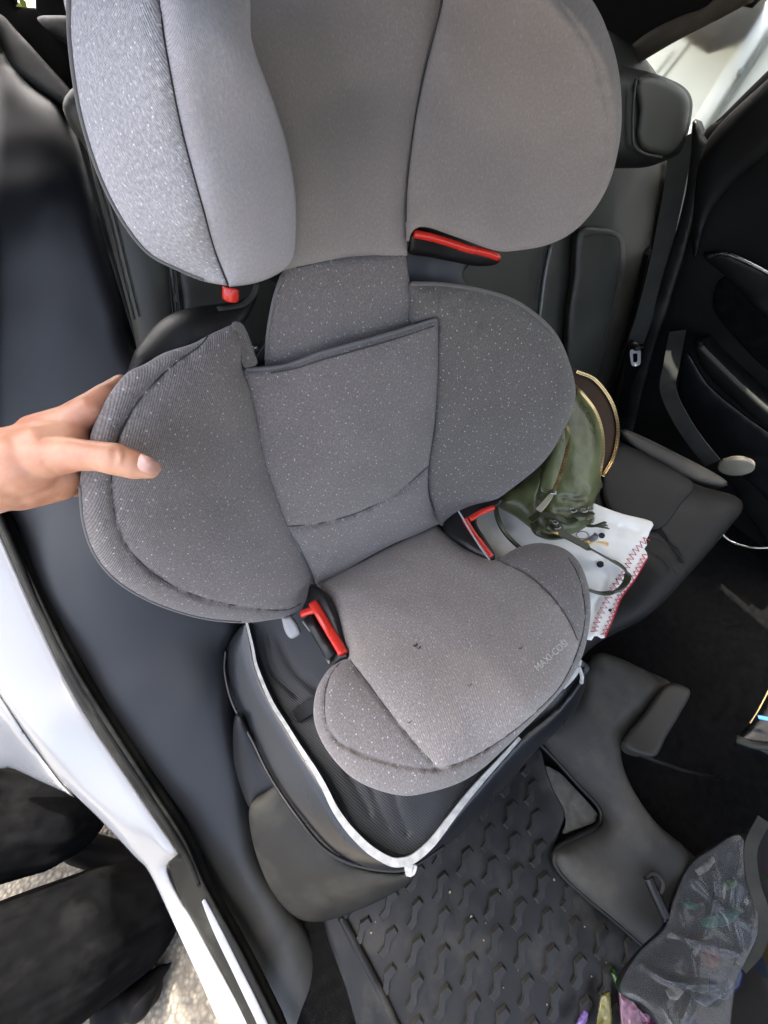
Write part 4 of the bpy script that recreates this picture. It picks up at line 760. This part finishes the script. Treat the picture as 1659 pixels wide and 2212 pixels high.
for pts, w in (([(1145,1125),(1165,1112),(1195,1115),(1225,1128),(1245,1122)], .014), ([(1150,1130),(1160,1150),(1185,1160),(1215,1158)], .012), ([(1190,1120),(1205,1135),(1215,1155)], .014), ([(1240,1108),(1262,1112),(1280,1108)], .010)):
    ribbon('strap_end', [gp(x, y, -.004-.003*(i % 2)) for i, (x, y) in enumerate(pts)], w, M['green2'], bg_, CZ, .002, 5)
ribbon('shoulder_strap', [gp(1181,1139,-.004), gp(1210,1152,-.01), *[C2on([(x,y)], l)[0] for x,y,l in ((1240,1166,.03),(1300,1199,.02),(1342,1223,.012),(1356,1246,.010),(1339,1273,.010),(1303,1282,.009),(1268,1274,.006))]], [.013,.015,.016,.016,.014,.010,.008,.008], M['green2'], bg_, [CZ, CZ, CZ+.6*CX, CZ+1.0*CX, CZ+1.3*CX-.4*CY, CZ+.8*CX-1.5*CY, CZ-1.2*CY], .0018, 5)
ribbon('shoulder_strap', [at(1071,1090,.745), at(1074,1115,.74), at(1086,1143,.735), at(1103,1165,.73), at(1125,1185,.725)], .009, M['green2'], bg_, CZ+.3*CX, .002, 4)
for x, y, r in ((1203,1138,.006), (1238,1102,.006), (1262,1102,.006), (1275,1100,.005), (1199,1128,.005)):
    P = [gp(x, y, -.010)+r*(CX*math.cos(t)+CY*math.sin(t)) for t in np.linspace(0, 2*math.pi, 13)[:-1]]
    tube('metal_ring', P, .0012, M['steel'], bg_, 6, closed=True)
rbox('buckle', gp(1197,1150,-.012), CX, CY*.9+CX*.4, CZ, (.003,.008,.002), M['gold'], bg_, .001)
for k, e in enumerate([(1308,1128),(1314,1141),(1310,1134)]):
    ribbon('tassel', [gp(1268,1136,-.006), gp(1285,1136,-.008), at(e[0], e[1], .765)], .006, M['green2'], bg_, CZ, .001, 4)
# keys
ke = thing('keys', 'bunch of brass keys with grey round fob lying on the white cloth', 'keys', at(1280,1165,.76))
P = [at(1258,1156,.757)+.0105*(CX*math.cos(t)+CY*math.sin(t)) for t in np.linspace(0, 2*math.pi, 17)[:-1]]
tube('key_ring', P, .0010, M['steel'], ke, 6, closed=True)
c_ = at(1276,1159,.762); tube('fob', [c_-CZ*.0015, c_+CZ*.0015], .013, plain('grey_blue_fob', (.16,.17,.20), .4), ke, 20)
def key(a, b, d, wv=.006):
    A, B = at(*a, d), at(*b, d-.003); t = (B-A)/np.linalg.norm(B-A)
    s = np.cross(t, CZ); s /= np.linalg.norm(s); L = [box_geo((A*.45+B*.55), t, s, CZ, np.linalg.norm(B-A)*.45, .0022, .0008)]
    for q in (.7, .8, .9): L.append(box_geo(A*(1-q)+B*q-s*.003, t, s, CZ, .0012, .0018, .0007))
    v, f = join_geo(L); kb = mk('key', v, f, M['gold'], ke, None, False)
    tube('key_head', [A-CZ*.001, A+CZ*.001], wv, M['gold'], ke, 14)
key((1266,1168), (1314,1173), .757); key((1270,1172), (1314,1178), .756); 
# ------------------------------------------------------------------ person: arm with hand, trousers, shoes
pe = thing('person', 'person in black trousers reaching in with a bare hand to hold the child seat', 'person', (-.75, .25, 0))
def capsule(a, b, ra_, rb_, seg=18):
    a, b = np.array(a), np.array(b); d = b-a; L = np.linalg.norm(d); t = d/max(L, 1e-9); pts = []; rr = []
    for u in np.linspace(-1, 0, 6)[:-1]: pts.append(a+t*u*ra_); rr.append(ra_*math.sqrt(max(0.0004, 1-u*u)))
    for u in np.linspace(0, 1, 4): pts.append(a+d*u); rr.append(ra_+(rb_-ra_)*u)
    for u in np.linspace(0, 1, 6)[1:]: pts.append(b+t*u*rb_); rr.append(rb_*math.sqrt(max(0.0004, 1-u*u)))
    return tube_geo(pts, np.array(rr), seg)
def organic(name, caps, mat, parent, vox, smooth_it=8, label=None, fac=.5):
    v, f = join_geo([capsule(*c) for c in caps])
    me = bpy.data.meshes.new(name); me.from_pydata([tuple(x) for x in v], [], f); o = bpy.data.objects.new(name, me); COL.objects.link(o)
    r = o.modifiers.new('r', 'REMESH'); r.mode = 'VOXEL'; r.voxel_size = vox
    s = o.modifiers.new('s', 'SMOOTH'); s.factor = fac; s.iterations = smooth_it
    dg = bpy.context.evaluated_depsgraph_get(); ev = o.evaluated_get(dg); m2 = ev.to_mesh()
    V = np.array([x.co[:] for x in m2.vertices]); Fc = [tuple(p.vertices) for p in m2.polygons]; ev.to_mesh_clear()
    bpy.data.objects.remove(o); return V, Fc
def cp2(x1, y1, r1, d1, x2, y2, r2, d2): return (at(x1, y1, d1), at(x2, y2, d2), r1*d1/F, r2*d2/F)
D0 = .36
caps = [cp2(-220,1060,98,.40,-60,1030,92,.375), cp2(-60,1030,92,.375,0,1020,84,.365),
        cp2(0,1015,80,.365,50,1000,72,.362), cp2(50,1000,72,.362,95,985,50,.358),                 # wrist to thenar
        cp2(20,985,60,.362,100,965,56,.365), cp2(60,1030,62,.375,120,1020,50,.385), cp2(40,1060,44,.38,125,1045,38,.392),
        cp2(100,962,52,.362,150,945,42,.37),
        cp2(90,988,48,.357,160,982,37,.352), cp2(160,982,36,.352,215,986,33,.350), cp2(215,986,33,.350,250,992,36,.349), cp2(250,992,35,.349,290,1004,32,.351), cp2(290,1004,31,.351,322,1013,22,.354),   # thumb
        cp2(90,940,46,.37,150,912,36,.372), cp2(150,912,35,.372,195,882,31,.372), cp2(195,882,30,.372,228,852,23,.380), cp2(228,852,22,.380,262,826,17,.400), cp2(262,826,17,.400,300,850,16,.43),  # index
        cp2(120,945,44,.385,170,925,34,.405), cp2(170,925,30,.41,240,900,27,.45), cp2(240,900,26,.45,320,905,22,.47),                    # middle, behind the wing
        cp2(120,990,44,.39,175,985,33,.42), cp2(175,985,30,.42,240,975,26,.46), cp2(240,975,25,.46,320,985,21,.475),
        cp2(110,1035,42,.395,165,1040,33,.42), cp2(165,1040,30,.42,230,1040,23,.45), cp2(230,1040,22,.45,290,1040,19,.465)]
V, Fc = organic('arm', caps, M['skin'], pe, .0022, 7)
# soft tendons and creases
Vn = []
for p in V:
    q = topx(p); e = .0
    d1 = segdist(q[None], np.array([(95,1000.),(130,1030),(165,1020)]), False)[0]; e -= .0012*math.exp(-(d1/7)**2)
    d1 = segdist(q[None], np.array([(257,968.),(262,985),(258,1000)]), False)[0]; e += .0010*math.exp(-(d1/6)**2)
    for cx_ in (246, 268): 
        d1 = segdist(q[None], np.array([(cx_,975.),(cx_+2,995)]), False)[0]; e -= .0006*math.exp(-(d1/3)**2)
    d1 = segdist(q[None], np.array([(-40,1075.),(30,1090),(90,1065)]), False)[0]; e -= .0010*math.exp(-(d1/9)**2)
    v = EYE-p; v /= np.linalg.norm(v); Vn.append(p+v*e)
arm = mk('arm', Vn, Fc, M['skin'], pe, None, True, 'bare forearm and hand, thumb pressed on the front of the seat wing')
# thumb nail
nl, _ = sheet('thumbnail', [(303,981),(317,984),(334,992),(347,1004),(349,1014),(342,1022),(326,1023),(308,1018),(299,1011),(297,1000)], [(300,985,.3205),(348,1010,.3365),(320,1020,.3225),(325,1000,.3205),(345,1000,.3335),(300,1010,.3195)], M['nail'], pe, T=.0012, R=.003, back=.004, grid=3)
# trousers
def leg(caps, lab, amp=.008, vox=.007):
    V, Fc = organic('trouser_leg', caps, M['denim'], pe, vox, 14)
    V = V.copy(); c = V.mean(0)
    ax_ = np.array(caps[-1][1])-np.array(caps[0][0]); L_ = np.linalg.norm(ax_); ax_ = ax_/L_
    out = []
    for p in V:
        s = (p-caps[0][0]) @ ax_; o = caps[0][0]+ax_*s; r = p-o; rl = np.linalg.norm(r)+1e-9
        u = r/rl; w = noise.noise(Vector((s*3.2, u[0]*4.5, u[1]*4.5+u[2]*4.5)))+.45*noise.noise(Vector((s*7+u[0], u[0]*9, u[1]*9+u[2]*9)))
        out.append(p+r/rl*amp*w)
    return mk('trouser_leg', out, Fc, M['denim'], pe, None, True, lab)
leg([cp2(-260,1760,120,.80,-60,1790,112,.86), cp2(-60,1790,112,.86,110,1775,86,.93), cp2(110,1775,84,.93,150,1768,72,.96)], 'black trouser leg nearer the car flank')
leg([cp2(-260,2230,150,.70,0,2130,145,.80), cp2(0,2130,145,.80,170,2040,125,.88), cp2(170,2040,125,.88,285,1985,100,.96)], 'wide black trouser leg with soft folds')
def shoe(caps, lab): 
    V, Fc = organic('shoe', caps, M['shoe'], pe, .008, 5); return mk('shoe', V, Fc, M['shoe'], pe, None, True, lab)
shoe([cp2(170,1830,30,1.03,290,1868,30,1.04), cp2(290,1868,30,1.04,325,1880,20,1.05)], 'dark brown-black shoe between the trouser legs')
shoe([cp2(240,2170,40,.90,320,2140,30,.93), cp2(300,2160,34,.90,345,2100,14,.94), cp2(345,2100,13,.94,368,2084,6,.95)], 'black shoe tip below the wide trouser leg')
# ------------------------------------------------------------------ bag of toys on the floor at the front
def clear(name, col, al, rough=.15):
    m, n, b, N, L = mat_new(name); b.inputs['Base Color'].default_value = (*col, 1); b.inputs['Roughness'].default_value = rough; b.inputs['Alpha'].default_value = al; b.inputs['Specular IOR Level'].default_value = 1.0
    return m
    m, n, b, N, L = mat_new(name); b.inputs['Base Color'].default_value = (*col, 1); b.inputs['Roughness'].default_value = rough; b.inputs['Transmission Weight'].default_value = .75; b.inputs['Alpha'].default_value = al; b.inputs['IOR'].default_value = 1.1
    tc = N('ShaderNodeTexCoord'); no = N('ShaderNodeTexNoise'); no.inputs['Scale'].default_value = 35; L(tc.outputs['Object'], no.inputs[0]); bp = N('ShaderNodeBump'); bp.inputs['Strength'].default_value = .6; bp.inputs['Distance'].default_value = .01; L(no.outputs[0], bp.inputs['Height']); L(bp.outputs[0], b.inputs['Normal']); return m
def orgmat():
    m, n, b, N, L = mat_new('dark_printed_lining'); tc = N('ShaderNodeTexCoord'); vo = N('ShaderNodeTexVoronoi'); vo.inputs['Scale'].default_value = 34; nz = N('ShaderNodeTexNoise'); nz.inputs['Scale'].default_value = 22; L(tc.outputs['Object'], nz.inputs[0])
    L(mix(N, L, .12, tc.outputs['Object'], nz.outputs['Color']), vo.inputs[0])
    c = mix(N, L, 1.0, vo.outputs['Color'], (.020, .022, .028), 'MULTIPLY'); no = N('ShaderNodeTexNoise'); no.inputs['Scale'].default_value = 14; no.inputs['Detail'].default_value = 5; L(tc.outputs['Object'], no.inputs[0])
    L(mix(N, L, ramp(N, L, no.outputs[0], .42, .6), (.009, .0088, .0085), c), b.inputs['Base Color']); b.inputs['Roughness'].default_value = .6; b.inputs['Specular IOR Level'].default_value = .15
    return m
M['orgback'] = orgmat()
ob = thing('seatback_organiser', 'dark clear-fronted organiser bag full of coloured things in the front corner', 'bag', at(1560,1980,.66))
OA = [(1480,1870,.74),(1659,1770,.72),(1380,2060,.66),(1659,2100,.62),(1450,2212,.58),(1300,2130,.64),(1760,2260,.56)]
sheet('back_panel', [(1480,1872),(1530,1830),(1600,1795),(1680,1765),(1780,1740),(1780,2290),(1560,2290),(1400,2180),(1330,2130),(1370,2060),(1430,2000),(1450,1940)], [(a[0],a[1],a[2]+.02) for a in OA], M['orgback'], ob, T=.01, R=.02, back=.02, grid=14, wr=(.004, 12))
sheet('clear_front', [(1487,1875),(1535,1836),(1600,1805),(1622,1900),(1640,2000),(1620,2060),(1590,2130),(1560,2290),(1480,2290),(1400,2180),(1340,2140),(1375,2065),(1435,2005),(1455,1945)], [(a[0],a[1],a[2]-.025) for a in OA], clear('crinkled_clear_plastic', (.10,.11,.12), .30, .22), ob, T=.006, R=.02, back=.002, grid=7, wr=(.014, 17), pk=0, seams=[([(1500,1900),(1560,1960),(1620,2000)],-.010,.005),([(1440,2010),(1520,2040),(1600,2060)],-.010,.006),([(1380,2080),(1450,2120),(1540,2130)],-.012,.006),([(1530,1850),(1545,1930),(1520,2020)],-.010,.005),([(1600,1830),(1580,1950),(1600,2040)],-.008,.006),([(1460,1960),(1500,2100),(1480,2200)],-.010,.007)], label='crinkled clear plastic front')
ribbon('strap', [at(1650,1770,.68), at(1622,1830,.67), at(1626,1900,.655), at(1645,1970,.64), at(1635,2040,.62), at(1600,2090,.61)], [.016,.016,.018,.02,.018,.014], M['belt'], ob, CZ, .002)
cols = [('teal_packet', (.01,.10,.08)), ('blue_packet', (.006,.012,.05)), ('red_packet', (.09,.01,.012)), ('white_packet', (.25,.24,.22)), ('violet_packet', (.16,.10,.28)), ('pink_packet', (.14,.07,.10)), ('green_packet', (.05,.12,.03)), ('yellow_packet', (.12,.11,.03)), ('plum_packet', (.05,.012,.035)), ('lightblue_packet', (.05,.07,.11))]
MC = {n: plain(n, c, .3, var=.3, scale=60) for n, c in cols}
OT = TPS(OA)
def packet(nm, ol, m, d0, lab, cat='packet', e=0.0, T=.004):
    cx_ = sum(p[0] for p in ol)/len(ol); cy_ = sum(p[1] for p in ol)/len(ol)
    o, _ = sheet(nm, ol, (FL, .03) if cx_ < 1425 and cy_ > 2080 else [(x, y, float(OT.d([(x, y)])[0])-.012) for x, y in ol], MC[m], None, T=T, R=.003, back=.006, grid=5, wr=(.006, 55), lin=True); tag(o, lab, cat); return o
packet('toy_packet', [(1470,1945),(1490,1942),(1515,1955),(1500,1965),(1480,1960)], 'teal_packet', .66, 'small teal wrapper at the left edge of the organiser bag', 'wrapper')
packet('toy_packet', [(1508,1985),(1540,1975),(1590,1962),(1605,1970),(1580,1995),(1540,2008),(1515,2000)], 'teal_packet', .64, 'wide teal packet in the middle of the organiser bag')
packet('toy_packet', [(1500,1880),(1520,1865),(1540,1850),(1545,1860),(1530,1880),(1510,1892)], 'white_packet', .67, 'pale glinting packet high in the organiser bag')
packet('toy_packet', [(1560,1905),(1585,1895),(1595,1910),(1575,1925),(1560,1920)], 'green_packet', .655, 'green packet behind the clear organiser front')
packet('toy_packet', [(1515,2050),(1545,2045),(1560,2070),(1545,2095),(1515,2085)], 'red_packet', .62, 'dark red packet below the teal one')
packet('toy_packet', [(1530,2105),(1570,2085),(1610,2090),(1600,2130),(1570,2160),(1530,2150)], 'blue_packet', .61, 'navy blue packet low in the organiser bag')
packet('toy_packet', [(1500,2160),(1550,2130),(1590,2105),(1600,2115),(1570,2150),(1525,2175)], 'lightblue_packet', .595, 'light blue strip-shaped packet across the navy one')
packet('toy_packet', [(1437,2140),(1455,2125),(1478,2142),(1462,2160),(1445,2155)], 'white_packet', .595, 'small square white packet near the bottom edge')
packet('toy_packet', [(1495,2055),(1510,2040),(1516,2048),(1502,2068)], 'white_packet', .60, 'tiny bright white scrap left of the red packet', 'wrapper')
packet('toy_packet', [(1313,2085),(1322,2088),(1335,2110),(1350,2135),(1345,2140),(1328,2122)], 'green_packet', .66, 'leaf-like green tip lying on the mat', 'leaf')
packet('toy_packet', [(1350,2112),(1370,2120),(1385,2140),(1375,2150),(1355,2132)], 'green_packet', .65, 'second green leaf-like piece right of the first', 'leaf')
packet('toy_packet', [(1262,2180),(1272,2186),(1268,2205),(1250,2240),(1235,2240),(1248,2205)], 'violet_packet', .63, 'violet toy piece at the bottom edge of the photo', 'toy')
packet('toy_packet', [(1298,2150),(1318,2140),(1322,2200),(1315,2250),(1285,2250),(1290,2200)], 'yellow_packet', .63, 'yellowish toy piece between violet and pink ones', 'toy')
packet('toy_packet', [(1336,2135),(1360,2155),(1400,2200),(1430,2250),(1345,2250),(1340,2190)], 'pink_packet', .62, 'pink toy piece at the bottom edge', 'toy')
packet('toy_packet', [(1375,2180),(1400,2190),(1440,2240),(1400,2250)], 'plum_packet', .605, 'plum coloured toy piece right of the pink one', 'toy')
# buckle lying on the tunnel
bu = thing('belt_buckle', 'dark dirty belt buckle standing out of the floor hump', 'buckle', FL.p(1420,1930,.06))
for nm, ps, r in (('housing', [(1400,1895),(1408,1915),(1422,1945),(1440,1985)], .009), ('loop', [(1395,1905),(1405,1888),(1420,1890),(1432,1910),(1425,1930)], .004), ('stalk', [(1430,1960),(1440,1990),(1445,2015)], .008)):
    tube(nm, [FL.p(x, y, .075) for x, y in spline(ps, False, 6)], r, M['shell'] if nm != 'loop' else M['plastg'], bu, 8)

# ------------------------------------------------------------------ hedge behind the car
random.seed(3); L = []
for i in range(5000):
    x, y, z = random.uniform(-.6, 1.6), random.uniform(3.2, 3.7), random.uniform(.2, 1.5); a = np.random.RandomState(i).normal(size=3); a /= np.linalg.norm(a); b = np.cross(a, (0, .3, 1)); b /= np.linalg.norm(b); c = np.array((x, y, z))
    L.append(([c-a*.03, c+b*.014, c+a*.03, c-b*.014], [(0, 1, 2, 3)]))
he = thing('hedge', 'yellow-green sunlit hedge glimpsed behind the car at the top left corner', 'hedge', (.5, 3.4, 0))
v, f = join_geo(L); mk('leaves', v, f, plain('yellow_green_leaf', (.16, .20, .03), .6, var=.4, scale=6), he, None, False, kind='stuff')
tube('trunk', [(.5, 3.5, 0), (.5, 3.5, .6), (.52, 3.5, 1.2)], [.04, .03, .015], M['brown'], he, 8)
